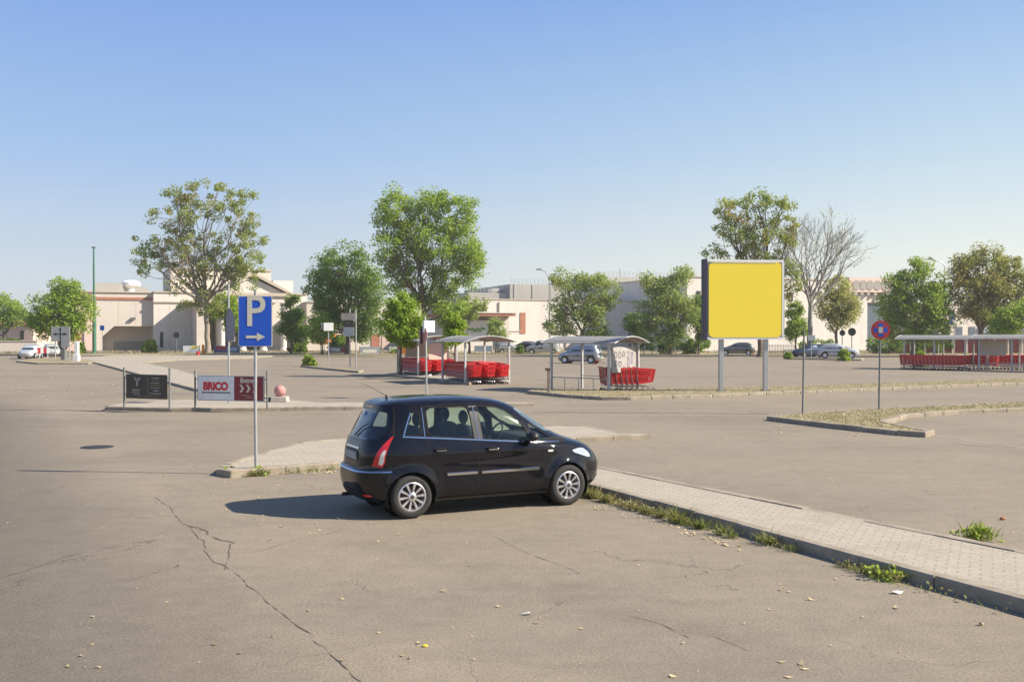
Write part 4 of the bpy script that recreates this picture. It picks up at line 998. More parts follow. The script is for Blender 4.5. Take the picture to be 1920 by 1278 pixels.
b = MB(); pole(b, 0, z_(578), .07); b.build('post', 'galv', t_, smooth=True)
for a, c_, e, f_ in ((1776, 1788, 580, 590), (1779, 1788, 591, 600), (1776, 1786, 601, 608)):
    b = MB(); b.box((((a+c_)/2-1789)*s_, -.1, (z_(e)+z_(f_))/2), ((c_-a)*s_, .05, (f_-e)*s_-.03)); b.build('sign_panel', 'sign_blue', t_)
p = G(1759, 664); t_ = thing('direction_sign', p, 'blue board in the crown of the green tree, left of the taller blue boards', 'road sign'); s_ = p.y/FPX
b = MB(); pole(b, 0, H_CAM+(626-580)*s_, .06); b.build('post', 'galv', t_, smooth=True); b = MB(); b.box((0, -.12, H_CAM+(626-584)*s_), (20*s_, .05, 8*s_)); b.build('sign_panel', 'sign_blue', t_)
# lamp posts
p = G(177, 664); s_ = p.y/FPX; t_ = thing('lamp_post', p, 'tall dark green lamp post at the left, in front of the pink and cream wall', 'lamp post'); z_ = lambda py: H_CAM+(626-py)*s_
b = MB(); b.tube([(0, 0, 0), (0, 0, z_(600)), (0, 0, z_(595)), (-.05, 0, z_(510)), (-.05, 0, z_(466))], [.26, .24, .15, .12, .09], 12); b.build('pole', 'green_pole', t_, smooth=True)
b = MB(); b.box((-.05, 0, z_(464)), (.5, .3, .18)); b.build('lamp_head', 'galv_dark', t_, bevel=.03)
def lamp(px, pts, label, pyb=662):
    p = G(px, pyb); s_ = p.y/FPX; t_ = thing('street_lamp', p, label, 'street lamp'); z_ = lambda py: H_CAM+(626-py)*s_
    q = [(0, 0, 0)]+[((x-px)*s_, 0, z_(y)) for x, y in pts]
    b = MB(); b.tube(q, [.12]+[.07]*(len(q)-1), 8); b.build('pole', 'galv', t_, smooth=True)
    e = q[-1]; sg = -1 if e[0] < 0 else 1
    b = MB(); b.box((e[0]+sg*.25, 0, e[2]+.0), (.75, .3, .16)); b.build('lamp_head', 'galv_dark', t_, bevel=.04)
lamp(1030, [(1030, 530), (1028, 518), (1022, 509), (1014, 505)], 'curved street lamp rising behind the grey green tree in the middle')
lamp(1771, [(1771, 500), (1766, 492), (1757, 488), (1748, 486)], 'street lamp arching between the green and the brown tree at the right')
# low hoardings along the far verge
def hoard(px0, px1, pyt, pyb, m, label, extra=()):
    p = G((px0+px1)/2, 664); s_ = p.y/FPX; t_ = thing('advertising_board', p, label, 'sign board', R(rnd.uniform(-6, 6))); z_ = lambda py: H_CAM+(626-py)*s_; L = (px1-px0)*s_
    for sx in (-1, 1): b = MB(); pole(b, 0, z_(pyt)+.05, .045, x=sx*L/2); b.build('post', 'galv_dark', t_)
    b = MB(); b.box((0, 0, (z_(pyt)+z_(pyb))/2), (L-.12, .06, z_(pyt)-z_(pyb))); b.build('panel', m, t_)
    for a, c_, e, f_, mm in extra:
        b = MB(); b.box((((a+c_)/2-(px0+px1)/2)*s_, -.035, (z_(e)+z_(f_))/2), ((c_-a)*s_, .01, (f_-e)*s_)); b.build('printed_area', mm, t_)
hoard(343, 374, 648, 661, 'white_paint', 'low white board with a yellow corner, left of the big plane tree', ((358, 371, 649, 653, 'yellow'),))
hoard(402, 449, 648, 661, 'purple_board', 'low dark board with red and blue print, right of the big plane tree', ((406, 424, 649, 655, 'sign_red'), (426, 444, 651, 658, 'pale_board')))
hoard(616, 656, 650, 662, 'purple_board', 'low purple and maroon board behind the small planted island', ((640, 653, 652, 660, 'maroon'), (620, 637, 652, 658, 'pale_board')))
hoard(674, 713, 650, 663, 'pale_board', 'low pale blue board with white wave, left of the first trolley shelter', ((680, 706, 655, 661, 'white_paint'),))
hoard(729, 752, 650, 664, 'white_paint', 'low white board beside the young tree', ((734, 744, 655, 660, 'grey_paint'),))
hoard(1470, 1494, 655, 666, 'white_paint', 'low white board behind the shrub, right of the billboard')
hoard(890, 922, 648, 659, 'pale_board', 'low blue board seen between the two halves of the first trolley shelter')
for px, pyb, h_, label in ((381, 666, 20, 'taller of two orange posts in front of the big plane tree'), (371, 667, 9, 'short red post in front of the big plane tree')):
    p = G(px, pyb); s_ = p.y/FPX; t_ = thing('marker_post', p, label, 'bollard'); b = MB(); b.tube([(0, 0, .05), (0, 0, h_*s_)], [.20, .16], 12); b.build('post', 'orange' if h_ > 10 else 'sign_red', t_, smooth=True, sharp=50)
    b = MB(); b.box((0, 0, .04), (.7, .5, .08)); b.build('foot', 'white_paint', t_)
# orange canopy and dark dome behind
p = G(623, 662); s_ = p.y/FPX; t_ = thing('market_canopy', p, 'orange domed canopy behind the white box sign', 'canopy'); z_ = lambda py: H_CAM+(626-py)*s_
b = MB(); b.lathe([(2.1, z_(645)), (1.95, z_(637)), (1.4, z_(630)), (.7, z_(627)), (.0001, z_(626))], 20); b.build('cover', 'orange', t_, smooth=True)
for a in range(4): b = MB(); pole(b, 0, z_(643), .04, x=1.9*math.cos(R(45+90*a)), y=1.9*math.sin(R(45+90*a))); b.build('post', 'galv', t_)
# ------------------------------------------------------------------ trolley shelters and trolleys
def make_cart():
    t_ = thing('shopping_trolley', (0, 0, 0), 'x', 'shopping trolley')
    # basket: slatted tapered walls. x forward
    def wall(pts, ns, w=.024):
        """pts: four corners bottom-left, bottom-right, top-right, top-left"""
        b = MB(); a, c, d, e = [Vector(p) for p in pts]; nrm = (c-a).cross(e-a).normalized()*.008
        def bar(p, q, r, s): b.add([p-nrm, q-nrm, r-nrm, s-nrm, p+nrm, q+nrm, r+nrm, s+nrm], [(0, 1, 2, 3), (7, 6, 5, 4), (0, 4, 5, 1), (1, 5, 6, 2), (2, 6, 7, 3), (3, 7, 4, 0)])
        for t0, t1 in ((0, .12), (.46, .54), (.84, 1)):
            bar(a.lerp(e, t0), c.lerp(d, t0), c.lerp(d, t1), a.lerp(e, t1))
        for i in range(ns+1):
            u = i/ns; hw = w/2/(c-a).length; u0, u1 = max(0, u-hw), min(1, u+hw)
            bar(a.lerp(c, u0), a.lerp(c, u1), e.lerp(d, u1), e.lerp(d, u0))
        return b
    B = {'bl': (-.32, .24, .31), 'br': (-.32, -.24, .31), 'fr': (.38, -.20, .42), 'fl': (.38, .20, .42), 'BL': (-.38, .29, 1.06), 'BR': (-.38, -.29, 1.06), 'FR': (.50, -.24, 1.0), 'FL': (.50, .24, 1.0)}
    b = MB()
    for q, ns in (((B['br'], B['fr'], B['FR'], B['BR']), 11), ((B['bl'], B['fl'], B['FL'], B['BL']), 11), ((B['fl'], B['fr'], B['FR'], B['FL']), 6), ((B['bl'], B['br'], B['BR'], B['BL']), 7)):
        w = wall(q, ns, .026); b.add(w.v, w.f)
    b.add([B['bl'], B['br'], B['fr'], B['fl']], [(0, 1, 2, 3)])
    b.build('basket', 'cart_red', t_)
    b = MB()
    for sy in (-1, 1):
        b.tube([(-.39, sy*.28, 1.06), (-.34, sy*.26, .50), (-.26, sy*.24, .26), (-.30, sy*.25, .14)], .014, 6)
        b.tube([(-.26, sy*.24, .26), (.10, sy*.20, .24), (.44, sy*.16, .18), (.46, sy*.16, .13)], .014, 6)
    b.tube([(-.30, -.25, .16), (-.30, .25, .16)], .012, 6); b.tube([(.44, -.16, .18), (.44, .16, .18)], .012, 6)
    b.build('frame', 'cart_wire', t_, smooth=True)
    b = MB(); b.tube([(-.45, -.28, 1.09), (-.45, .28, 1.09)], .018, 8); b.tube([(-.38, -.28, 1.05), (-.45, -.28, 1.09)], .012, 6); b.tube([(-.38, .28, 1.05), (-.45, .28, 1.09)], .012, 6); b.build('handle', 'cart_red', t_, smooth=True)
    for x, y in ((-.30, .25), (-.30, -.25), (.46, .16), (.46, -.16)):
        b = MB(); b.lathe([(.0001, -.016), (.055, -.016), (.06, 0), (.055, .016), (.0001, .016)], 14, M=Matrix.Rotation(R(90), 3, 'X')); b.xf(Matrix.Translation((x, y, .06))); b.build('wheel', 'rubber', t_, smooth=True, sharp=50)
    return t_
cart0 = make_cart(); used = [0]
def cart(x, y, z, rz, label, group):
    c = cart0 if not used[0] else copy_tree(cart0); used[0] = 1
    c.location = (x, y, z); c.rotation_euler = (0, 0, rz); c['label'] = label; c['group'] = group; return c
def cart_row(start, ang, n, label, group, z=.0, pitch=.26, face=1, first=None):
    d_ = Vector((math.cos(ang), math.sin(ang)))
    for i in range(n):
        q = Vector(start)+d_*pitch*i
        cart(q.x, q.y, z, ang+(0 if face > 0 else math.pi)+rnd.uniform(-.02, .02), first if (i == n-1 and first) else label, group)
def shelter(origin, ang, L, Wd, zt, label, nposts=2, panels=(), z0=0.0, over=.45, side_rail=None):
    """barrel roof of length L along local x, posts along both long sides"""
    t_ = thing('trolley_shelter', (origin[0], origin[1], z0), label, 'shelter', ang, 'trolley shelters in the car park')
    n = 14; rise = .36; zt -= z0
    def arc(u, off=0): return (-Wd/2-.25+(Wd+.5)*u, zt-rise+rise*math.sin(math.pi*(.06+.88*u))/1.0+off)
    for k in range(nposts-1):
        x0, x1 = k*L/(nposts-1), (k+1)*L/(nposts-1)
        a = -over if k == 0 else x0+.015; c = L+over if k == nposts-2 else x1-.015
        b = MB(); P0 = [arc(i/n) for i in range(n+1)]; P1 = [arc(i/n, -.025) for i in range(n, -1, -1)]
        b.prism(P0+P1, a, c, 'x'); b.build('roof_panel', 'roof_poly', t_, smooth=True, sharp=40)
    for k in range(nposts):
        x = k*L/(nposts-1)
        b = MB(); b.tube([(x, arc(i/n)[0], arc(i/n)[1]-.05) for i in range(n+1)], .03, 6); b.build('roof_rib', 'shelter_paint', t_, smooth=True)
        for sy in (-1, 1):
            b = MB(); b.box((x, sy*Wd/2, (zt-.25)/2), (.10, .10, zt-.25)); b.build('post', 'shelter_paint', t_, bevel=.01)
    for sy in (-1, 1):
        b = MB(); b.box((L/2, sy*Wd/2, zt-.24), (L+over*2, .07, .07)); b.build('eaves_beam', 'shelter_paint', t_)
    for e in (-over, L+over):
        b = MB(); b.tube([(e, arc(i/n)[0], arc(i/n)[1]-.01) for i in range(n+1)], .028, 6); b.build('roof_edge', 'shelter_paint', t_, smooth=True)
    for sy in (-1, 1):
        for z in ((.30, .62) if side_rail is None else side_rail):
            b = MB(); b.tube([(0, sy*(Wd/2-.08), z), (L, sy*(Wd/2-.08), z)], .022, 6); b.build('rail', 'galv', t_, smooth=True)
    return t_
# middle shelter
mat('graffiti_panel', (.36, .345, .33), .6, var=.1, dirt=(.26, .24, .22))
sA = R(-38); o2 = G(1052, 733); 
sh2 = shelter((o2.x+.35, o2.y+1.35), sA, 3.1, 2.5, 2.50, 'trolley shelter with a graffiti-covered panel on the verge left of the billboard', 2, z0=.0, side_rail=(.62,))
b = MB(); b.box((3.02, .15, 1.45), (.06, 2.1, 1.15)); gp = b.build('sign_board', 'graffiti_panel', sh2, bevel=.01)
rg = random.Random(4)
for k, (u, v, s_) in enumerate(((-.75, .22, .26), (-.42, .20, .30), (-.08, .24, .24), (.28, .22, .28), (-.72, -.16, .24), (-.40, -.20, .26), (.30, -.12, .30), (.62, -.05, .26), (.62, .24, .2))):
    pts = []; a = rg.uniform(0, 6)
    for i in range(9): a += rg.uniform(.5, 1.3); pts.append((u+s_*.5*math.cos(a)*rg.uniform(.5, 1), v+s_*.62*math.sin(a)*rg.uniform(.6, 1)))
    r = strip(pts, .035, lambda p, q: (3.054, .15+p, 1.45+q), 2); r.build('graffiti', 'graffiti' if k < 6 else 'graffiti_blue', gp)
b = MB()
for x in (.75, 1.5, 2.3): b.tube([(x, -1.27, 0), (x, -1.27, .62)], .018, 6)
b.build('rail_upright', 'galv', sh2)
p = G(1029, 735, .12); t_ = thing('rusty_post', p, 'short rusty post with a bent head at the left end of the middle shelter', 'post')
b = MB(); b.box((0, 0, .5), (.14, .12, 1.0)); b.build('stump', 'bark_pale', t_, bevel=.02); b = MB(); b.box((-.04, 0, .98), (.22, .18, .12)); b.build('head', 'bark', t_, bevel=.02)
c0 = G(1148, 734)
cart_row((c0.x, c0.y), R(6), 7, 'red shopping trolley nested in the short row under the middle shelter', 'trolleys under the middle shelter', .02, pitch=.24)
cart(c0.x-.1, c0.y+.75, .02, R(8), 'red shopping trolley alone behind the short row under the middle shelter', 'trolleys under the middle shelter')
# first (left) shelter: two halves end to end
sB = R(-64)
dB = Vector((math.cos(sB), math.sin(sB))); nB = Vector((-dB.y, dB.x))
def half(px, py, L, rows, lbl, key, nrow):
    e1 = G(px, py); end = Vector((e1.x, e1.y)); o_ = end-dB*(L+.15)
    sh = shelter((o_.x, o_.y), sB, L, 2.5, 2.50, lbl, 2, side_rail=(.5,))
    for r_, rn in enumerate(rows):
        st = end-dB*(nrow*.26-.05)-nB*(.80-.78*r_)+dB*.15
        cart_row((st.x, st.y), sB, nrow, 'red trolley nested in the %s row of the %s half of the first shelter' % (rn, key), 'trolleys in the first shelter, %s half, %s row' % (key, rn), first='front red trolley of the %s row, %s half of the first shelter' % (rn, key))
    return sh
sh1 = half(916, 720, 3.1, ('left', 'middle', 'right'), 'right half of the first trolley shelter, its arched open end towards the road', 'right', 12)
sh0 = half(822, 707, 3.6, ('left', 'middle', 'right'), 'left half of the first trolley shelter, a young tree before its arched end', 'left', 14)
b = MB(); b.box((3.3, .2, 1.55), (.06, 1.3, 1.0)); b.build('sign_board', 'wall_pink', sh0, bevel=.01)
b = MB(); b.box((.6, -.3, 1.6), (.06, 1.3, .9)); b.build('sign_board', 'wall_beige', sh0, bevel=.01)
# far right shelter
p3 = G(1717, 692); q3 = G(1905, 696); an = math.atan2(q3.y-p3.y, q3.x-p3.x)
sh3 = shelter((p3.x, p3.y+1.2), an, 4.2, 2.4, 2.52, 'left bay of the long white trolley shelter at the far right', 3, side_rail=(.5,), over=.6)
d3 = Vector((math.cos(an), math.sin(an)))
q = Vector((p3.x, p3.y+1.2))+d3*5.1
sh4 = shelter((q.x, q.y-.1), an, 6.3, 2.4, 2.56, 'right bays of the long trolley shelter at the far right, cut by picture edge', 4, side_rail=(.5,), over=.5)
b = MB(); b.box((.55, .5, 1.6), (1.7, .06, 1.1)); b.build('sign_board', 'wall_beige', sh4, bevel=.01)
st = Vector((p3.x-.6, p3.y+.3)); cart_row((st.x, st.y), an, 16, 'red shopping trolley nested in the left bay of the long shelter at the far right', 'trolleys in the long right shelter, left bay')
st = Vector((p3.x+3.75, p3.y+.15)); cart_row((st.x, st.y), an+.02, 8, 'red shopping trolley in the short middle row of the long shelter at the far right', 'trolleys in the long right shelter, middle row', pitch=.26, face=-1)
st = Vector((p3.x+6.1, p3.y+.1)); cart_row((st.x, st.y), an, 15, 'red shopping trolley nested in the right bays of the long shelter at the far right', 'trolleys in the long right shelter, right bays')
# small bits of litter and the brick piece
for px, py, sz, label in ((990, 1152, .07, 'torn white paper scrap on the asphalt right of the long crack'), (1683, 1112, .08, 'white paper scrap near the kerb at the lower right'), (1352, 1003, .05, 'white cup scrap lying in the kerb weeds')):
    p = G(px, py); b = MB(); vs = [(sz*math.cos(a)*rnd.uniform(.5, 1), sz*.5*math.sin(a)*rnd.uniform(.5, 1), rnd.uniform(.004, .03)) for a in [k*math.pi/4 for k in range(8)]]
    b.add(vs+[(0, 0, .03)], [(i, (i+1) % 8, 8) for i in range(8)]); o = b.build('paper_scrap', 'paper'); o.location = p; tag(o, label, 'litter')
p = G(1880, 974); b = MB(); b.sphere((0, 0, .018), .042, 9, 6, sc=(1, .8, .6)); o = b.build('brick_fragment', 'terracotta', None); o.location = p; tag(o, 'small terracotta brick fragment on the asphalt at the right', 'rubble')
p = G(797, 1212); b = MB(); b.sphere((0, 0, .01), .022, 8, 5, sc=(1.2, .6, .5)); o = b.build('lemon_peel', 'yellow', None); o.location = p; tag(o, 'tiny yellow scrap on the asphalt below the black car', 'litter')
# ------------------------------------------------------------------ buildings
def bld(name, px, d, yaw, label, cat='building'):
    p = P(px, 626, d); return thing(name, (p.x, d, 0), label, cat, R(yaw)), d/FPX
BY = 24.0   # facades turn a little towards the sun side
cy_ = math.cos(R(BY))
class Fac:
    """helper in facade space: u to the right along the wall (in m), z up, y<0 towards the viewer"""
    def __init__(s, name, px0, d, label, yaw=BY):
        s.root, s.s = bld(name, px0, d, yaw, label); s.px0 = px0; s.d = d; s.c = math.cos(R(yaw)); s.sn = math.sin(R(yaw))
    def u(s, px):            # pixel column -> distance along the wall
        k = (px-960)/FPX; x0 = s.root.location.x; return (k*s.d-x0)/(s.c-k*s.sn)
    def z(s, py, px=None):
        dd = s.d+(s.u(px)*s.sn if px is not None else 0); return H_CAM-(py-626)*dd/FPX
    def box(s, name, m, px0, px1, z0, z1, y0, y1, bevel=0, parent=None):
        a, b_ = s.u(px0), s.u(px1); b = MB(); b.box(((a+b_)/2, (y0+y1)/2, (z0+z1)/2), (b_-a, y1-y0, z1-z0)); return b.build(name, m, parent or s.root, bevel=bevel)
# left hall
f = Fac('store_building', 145, 150, 'low cream hall with a red brown band, left of the white shop front')
zt = f.z(547)
# wall as pieces round the recessed loading bay
bay = (192, 287.3); zb = f.z(611)
f.box('wall', 'wall_pink', 118, 178, 0, zt, 0, 26)
f.box('wall', 'wall_beige', 178, bay[0], 0, zt, .01, 26)
b = MB(); b.prism([(f.u(bay[0]), zb-1.6), (f.u(bay[0])+1.7, zb), (f.u(bay[1]), zb), (f.u(bay[1]), zt), (f.u(bay[0]), zt)], .01, 3.4, 'y'); b.build('wall', 'wall_beige', f.root)
f.box('shadow_recess', 'wall_beige', bay[0], bay[1], 0, zb, 3.4, 3.6)
f.box('recess_panel', 'roof_grey', 215, 280, 0, f.z(640), 3.2, 3.39)  # grey panel at the back of the added recess
f.box('roof_band', 'brick_red', 178.5, 287.5, f.z(561), f.z(556), -.12, .0)
f.box('coping', 'cornice', 144, 288, zt, zt+.18, -.2, 26.2)
f.box('wall_panel', 'wall_pink', 158, 177, 0, f.z(608), -.25, -.01)
for px in (222, 255): f.box('panel_joint', 'cornice', px, px+.4, zb+.1, f.z(562), -.01, .008)
f.box('vent_light', 'galv_dark', 246, 254, f.z(598), f.z(594), -.5, 0)
r_ = MB(); r_.box((f.u(206), 6, zt+.9), (4.5, 4, 1.4)); r_.build('roof_unit', 'wall_grey', f.root)
r_ = MB(); r_.box((f.u(249), 6, zt+.6), (5, 3.5, 1.0)); r_.build('roof_unit', 'wall_grey', f.root)
r_ = MB(); r_.lathe([(.0001, zt+.2), (.9, zt+.2), (.9, zt+.9), (1.5, zt+1.3), (1.5, zt+1.8), (.9, zt+2.15), (.0001, zt+2.2)], 20, c=(f.u(249), 5, 0)); r_.build('roof_vent', 'white_paint', f.root, smooth=True, sharp=40)
r_ = MB(); r_.lathe([(.7, zt), (.7, zt+1.3), (.0001, zt+1.9)], 16, c=(f.u(238), 6, 0)); r_.build('roof_vent', 'wall_grey', f.root, smooth=True)
# shop with the temple front
f = Fac('shop_building', 288, 153.5, 'white shop building with a gabled temple-like porch, behind the big plane tree')
zt = f.z(548)
f.box('wall', 'wall_white', 288, 575, 0, zt, 0, 30)
f.box('frieze', 'cornice', 287.6, 400, f.z(567), f.z(564), -.18, 0)
f.box('coping', 'cornice', 287.6, 575.4, zt, zt+.2, -.18, 30.2)
f.box('upper_block', 'wall_cream', 330, 527, zt+.2, f.z(502, 500), 9, 24)
f.box('upper_block', 'wall_white', 527.5, 566, zt+.2, f.z(522, 540), 7, 22)
f.box('coping', 'cornice', 329, 528, f.z(502, 500), f.z(500, 500)+.1, 8.8, 24.2)
# porch: gable facing the viewer, projecting 6 m
a, b_ = f.u(398), f.u(524); zc = f.z(549); zr = f.z(519, 460); mid = (a+b_)/2
g_ = MB(); g_.prism([(a+.4, zc), (b_-.4, zc), (mid, zr-.5)], -6.6, -.01, 'y'); g_.build('pediment', 'wall_white', f.root)
for sx in (-1, 1):
    e = a if sx < 0 else b_
    r_ = MB(); r_.prism([(e-sx*-.0+sx*.5, zc-.25), (mid, zr-.1), (mid, zr+.35), (e+sx*.9, zc-.02)], -7.2, .0, 'y'); r_.build('gable_roof', 'cornice', f.root)
r_ = MB(); r_.box((mid, -6.8, zc-.25), (b_-a+.6, .8, .5)); r_.build('cornice', 'cornice', f.root)
r_ = MB(); r_.box((mid, -6.6, zc-1.0), (b_-a, .5, 1.0)); r_.build('architrave', 'wall_white', f.root)
for k in range(4):
    x = a+.6+(b_-a-1.2)*k/3
    r_ = MB(); r_.lathe([(.62, 0), (.62, .3), (.48, .4), (.42, zc-2.0), (.6, zc-1.75), (.6, zc-1.5)], 18, c=(x, -6.6, 0)); r_.build('column', 'wall_white', f.root, smooth=True, sharp=35)
r_ = MB(); r_.prism([(f.u(340), zc-1.6), (a+.2, zc-1.6), (a+.2, zc-.3)], -7.0, -.01, 'y'); r_.build('side_roof', 'cornice', f.root)
f.box('side_pier', 'wall_beige', 360, 377, 0, zc-1.65, -6.4, -.2); f.box('side_pier', 'wall_white', 398, 404, 0, zc-1.7, -6.2, -.2)
f.box('entrance', 'dark_glass', 418, 500, 0, f.z(600), -.08, -.01)
f.box('door_sign', 'sign_cream', 404, 440, f.z(640), f.z(622), -.5, -.35)
f.box('window', 'dark_glass', 300, 306, f.z(651), f.z(622), -.06, -.01)
for px in (318,): f.box('panel_joint', 'cornice', px, px+.6, 0, f.z(569), -.01, .008)
f.box('base_band', 'wall_pink', 527, 575, 0, f.z(628), -.08, -.01)
# link wall behind the dense trees
f = Fac('market_hall', 575, 158, 'pinkish cream hall mostly hidden by the dense trees left of centre', 20)
f.box('wall', 'wall_cream', 575, 885, 0, f.z(567), 0, 20)
f.box('coping', 'cornice', 575, 885, f.z(567), f.z(565), -.15, 20.1)
f.box('doorway', 'brick_red', 696, 712, 0, f.z(626), -.1, -.01); f.box('shutter', 'wall_pink', 716, 730, 0, f.z(628), -.1, -.01)
# garden shop with signboard and red brown canopy
f = Fac('garden_shop', 826, 138, 'small white shop with a red brown roof edge and a green leaf signboard', 20)
f.box('wall', 'wall_white', 830, 954, 0, f.z(592), 0, 9)
f.box('canopy', 'brick_red', 826, 957, f.z(592), f.z(587.5), -2.2, 9.2)
f.box('canopy_edge', 'wall_cream', 825.5, 957.5, f.z(587), f.z(585.5), -2.3, 9.3)
f.box('signboard', 'white_paint', 868, 914, f.z(632), f.z(600), -.4, -.1)
f.box('shadow_gap', 'galv_dark', 866, 918, f.z(600), f.z(597), -.5, -.1)
rg = random.Random(3); a = f.u(874); b_ = f.u(908); pts = [(a+(b_-a)*i/12, f.z(617)+rg.uniform(-.22, .22)) for i in range(13)]
strip(pts, .30, lambda u, v: (u, -.412, v), 2).build('leaf_logo', 'green_logo', f.root)
strip([(a+.5, f.z(621.5)), (b_-.5, f.z(621.5))], .10, lambda u, v: (u, -.412, v), 2).build('logo_line', 'green_logo', f.root)
f.box('window', 'blue_glass', 926, 950, f.z(655), f.z(628), -.1, -.01)
# long cream building
f = Fac('warehouse', 878, 152, 'long low cream warehouse with a tall brown door slot and rusty stains, centre background', 23)
zt = f.z(561)
f.box('wall', 'wall_white', 878, 1292, 0, zt, 0, 34)
f.box('coping', 'cornice', 878, 1292, zt, zt+.15, -.12, 34.1)
f.box('door_slot', 'brick_red', 975, 985, f.z(625), f.z(585), -.1, -.01)
f.box('pipe', 'cornice', 955, 975, f.z(621), f.z(620), -.1, -.01)
f.box('window', 'dark_glass', 1131, 1137, f.z(624), f.z(608), -.08, -.01)
for px in range(905, 1290, 62): f.box('panel_joint', 'wall_cream', px, px+.4, 0, zt-.1, -.008, .005)
for px in (935, 1060, 1205): f.box('downpipe', 'cornice', px, px+1.6, 0, zt-.3, -.22, -.06)
f.box('plinth', 'wall_grey', 878, 1292, 0, .5, -.1, -.001)
# parking deck behind it
f = Fac('parking_deck', 878, 196, 'long dark grey parking deck with railings behind the long cream warehouse', 20)
f.box('lower_wall', 'wall_grey', 878, 953, 0, f.z(548), 0, 30)
f.box('upper_wall', 'wall_grey', 953, 1210, 0, f.z(533, 953), -1, 30)
f.box('upper_wall', 'wall_grey', 1130, 1315, f.z(533, 953), f.z(519, 1200), 2, 30)
for px in range(960, 1205, 34): f.box('pillar', 'roof_grey', px, px+1.2, f.z(562), f.z(533, 953), -1.1, -1.01)
def railing(fc, px0, px1, zz, y, n):
    a, b_ = fc.u(px0), fc.u(px1); b = MB()
    for k in range(n+1): b.box((a+(b_-a)*k/n, y, zz+.55), (.07, .07, 1.1))
    for h_ in (.4, .75, 1.1): b.box(((a+b_)/2, y, zz+h_), (b_-a, .05, .05))
    b.build('railing', 'galv', fc.root)
railing(f, 955, 1130, f.z(533, 953), -.8, 24); railing(f, 1135, 1312, f.z(519, 1200), 2.2, 24); railing(f, 880, 952, f.z(548), .2, 10)
r_ = MB(); r_.sphere((f.u(938), 3, f.z(549)), 1.3, 16, 8, sc=(1.8, 1, .9)); r_.build('roof_dome', 'roof_grey', f.root, smooth=True)
r_ = MB(); r_.tube([(f.u(1178), 4, f.z(519)), (f.u(1178), 4, f.z(494))], .08, 6); r_.box((f.u(1178), 4, f.z(495)), (.8, .1, .1)); r_.build('mast', 'galv', f.root)
# right building
f = Fac('shopping_hall', 1288, 150, 'tall cream shopping hall with round holes in its pink frieze, right background', 22)
zt = f.z(519)
f.box('wall', 'wall_white', 1288, 1626, 0, zt-.01, 0, 40)
f.box('coping', 'cornice', 1287, 1626, zt, zt+.2, -.15, 40)
for px in (1306, 1479): f.box('window', 'dark_glass', px, px+7, f.z(562), f.z(545), -.1, -.01)
for px in range(1340, 1600, 88): f.box('panel_joint', 'wall_cream', px, px+.5, 0, zt-.2, -.01, .006)
f.box('frieze', 'wall_pink', 1588, 1665, f.z(548, 1625), f.z(521, 1625), -.5, 12)
for px in (1602, 1614, 1627, 1641, 1655):
    b = MB(); b.lathe([(.0001, 0), (.82, 0), (.82, .06), (.0001, .06)], 20, M=Matrix.Rotation(R(90), 3, 'X')); b.xf(Matrix.Translation((f.u(px), -.51, f.z(535, 1625)))); b.build('round_hole', 'roof_grey', f.root)
for px in (1598, 1609, 1621, 1634, 1648): f.box('bracket', 'wall_grey', px, px+5, f.z(553, 1625), f.z(549, 1625), -.6, 0)
f.box('glazing', 'blue_glass', 1626.3, 1665, 0, f.z(567, 1640), .6, 20); f.box('lintel', 'wall_cream', 1626.3, 1665, f.z(567, 1640), f.z(549, 1625), .2, 20)
# far right pieces
f = Fac('office_building', 1700, 175, 'pale yellowish building behind the brown tree at the right edge', 20)
f.box('wall', 'wall_cream', 1700, 2010, 0, f.z(570), 0, 20); f.box('coping', 'cornice', 1699, 2011, f.z(570), f.z(567), -.2, 20.2)
for px in range(1720, 2000, 24): f.box('window', 'blue_glass', px, px+12, f.z(640), f.z(612), -.08, -.01)
f.box('signboard', 'pale_board', 1834, 1846, f.z(626), f.z(611), -.4, -.1); f.box('signboard', 'white_paint', 1848, 1858, f.z(626), f.z(614), -.4, -.1)
f = Fac('market_stall', 1800, 128, 'row of dark kiosks with pale pillars under the brown tree, far right', 4)
f.box('wall', 'maroon', 1700, 2010, 0, f.z(633), 0, 5)
for px in range(1705, 2005, 26): f.box('pillar', 'wall_cream', px, px+3.5, 0, f.z(632), -.3, -.01)
f.box('roof', 'brick_red', 1698, 2012, f.z(633), f.z(629), -.5, 5.2)
# low pinkish house far left
f = Fac('low_house', -60, 190, 'low pinkish houses beyond the trees at the left picture edge', 0)
f.box('wall', 'wall_pink', -60, 62, 0, f.z(608), 0, 10)
r_ = MB(); a, b_ = f.u(-62), f.u(64); r_.prism([(-1, f.z(608)), (11, f.z(608)), (5, f.z(597))], a, b_, 'x'); r_.build('roof', 'brick_red', f.root)
for px in (-30, 5, 38): f.box('window', 'dark_glass', px, px+7, f.z(636), f.z(620), -.08, -.01)
f = Fac('boundary_wall', -120, 135, 'low dark roadside wall at the left edge beyond the road', 14)
f.box('wall', 'wall_cream', -120, 70, 0, f.z(640), 0, .4)
f.box('coping', 'cornice', -120, 70, f.z(640), f.z(638.5), -.1, .5)
# fence behind the blue and white cars
f = Fac('fence', 1420, 126, 'low dark metal fence behind the blue car, right of the billboard', 0)
a, b_ = f.u(1422), f.u(1490); b = MB()
for k in range(24): b.box((a+(b_-a)*k/23, 0, .6), (.05, .05, 1.2))
b.box(((a+b_)/2, 0, 1.15), (b_-a, .06, .06)); b.box(((a+b_)/2, 0, .3), (b_-a, .06, .06)); b.build('bars', 'galv_dark', f.root)
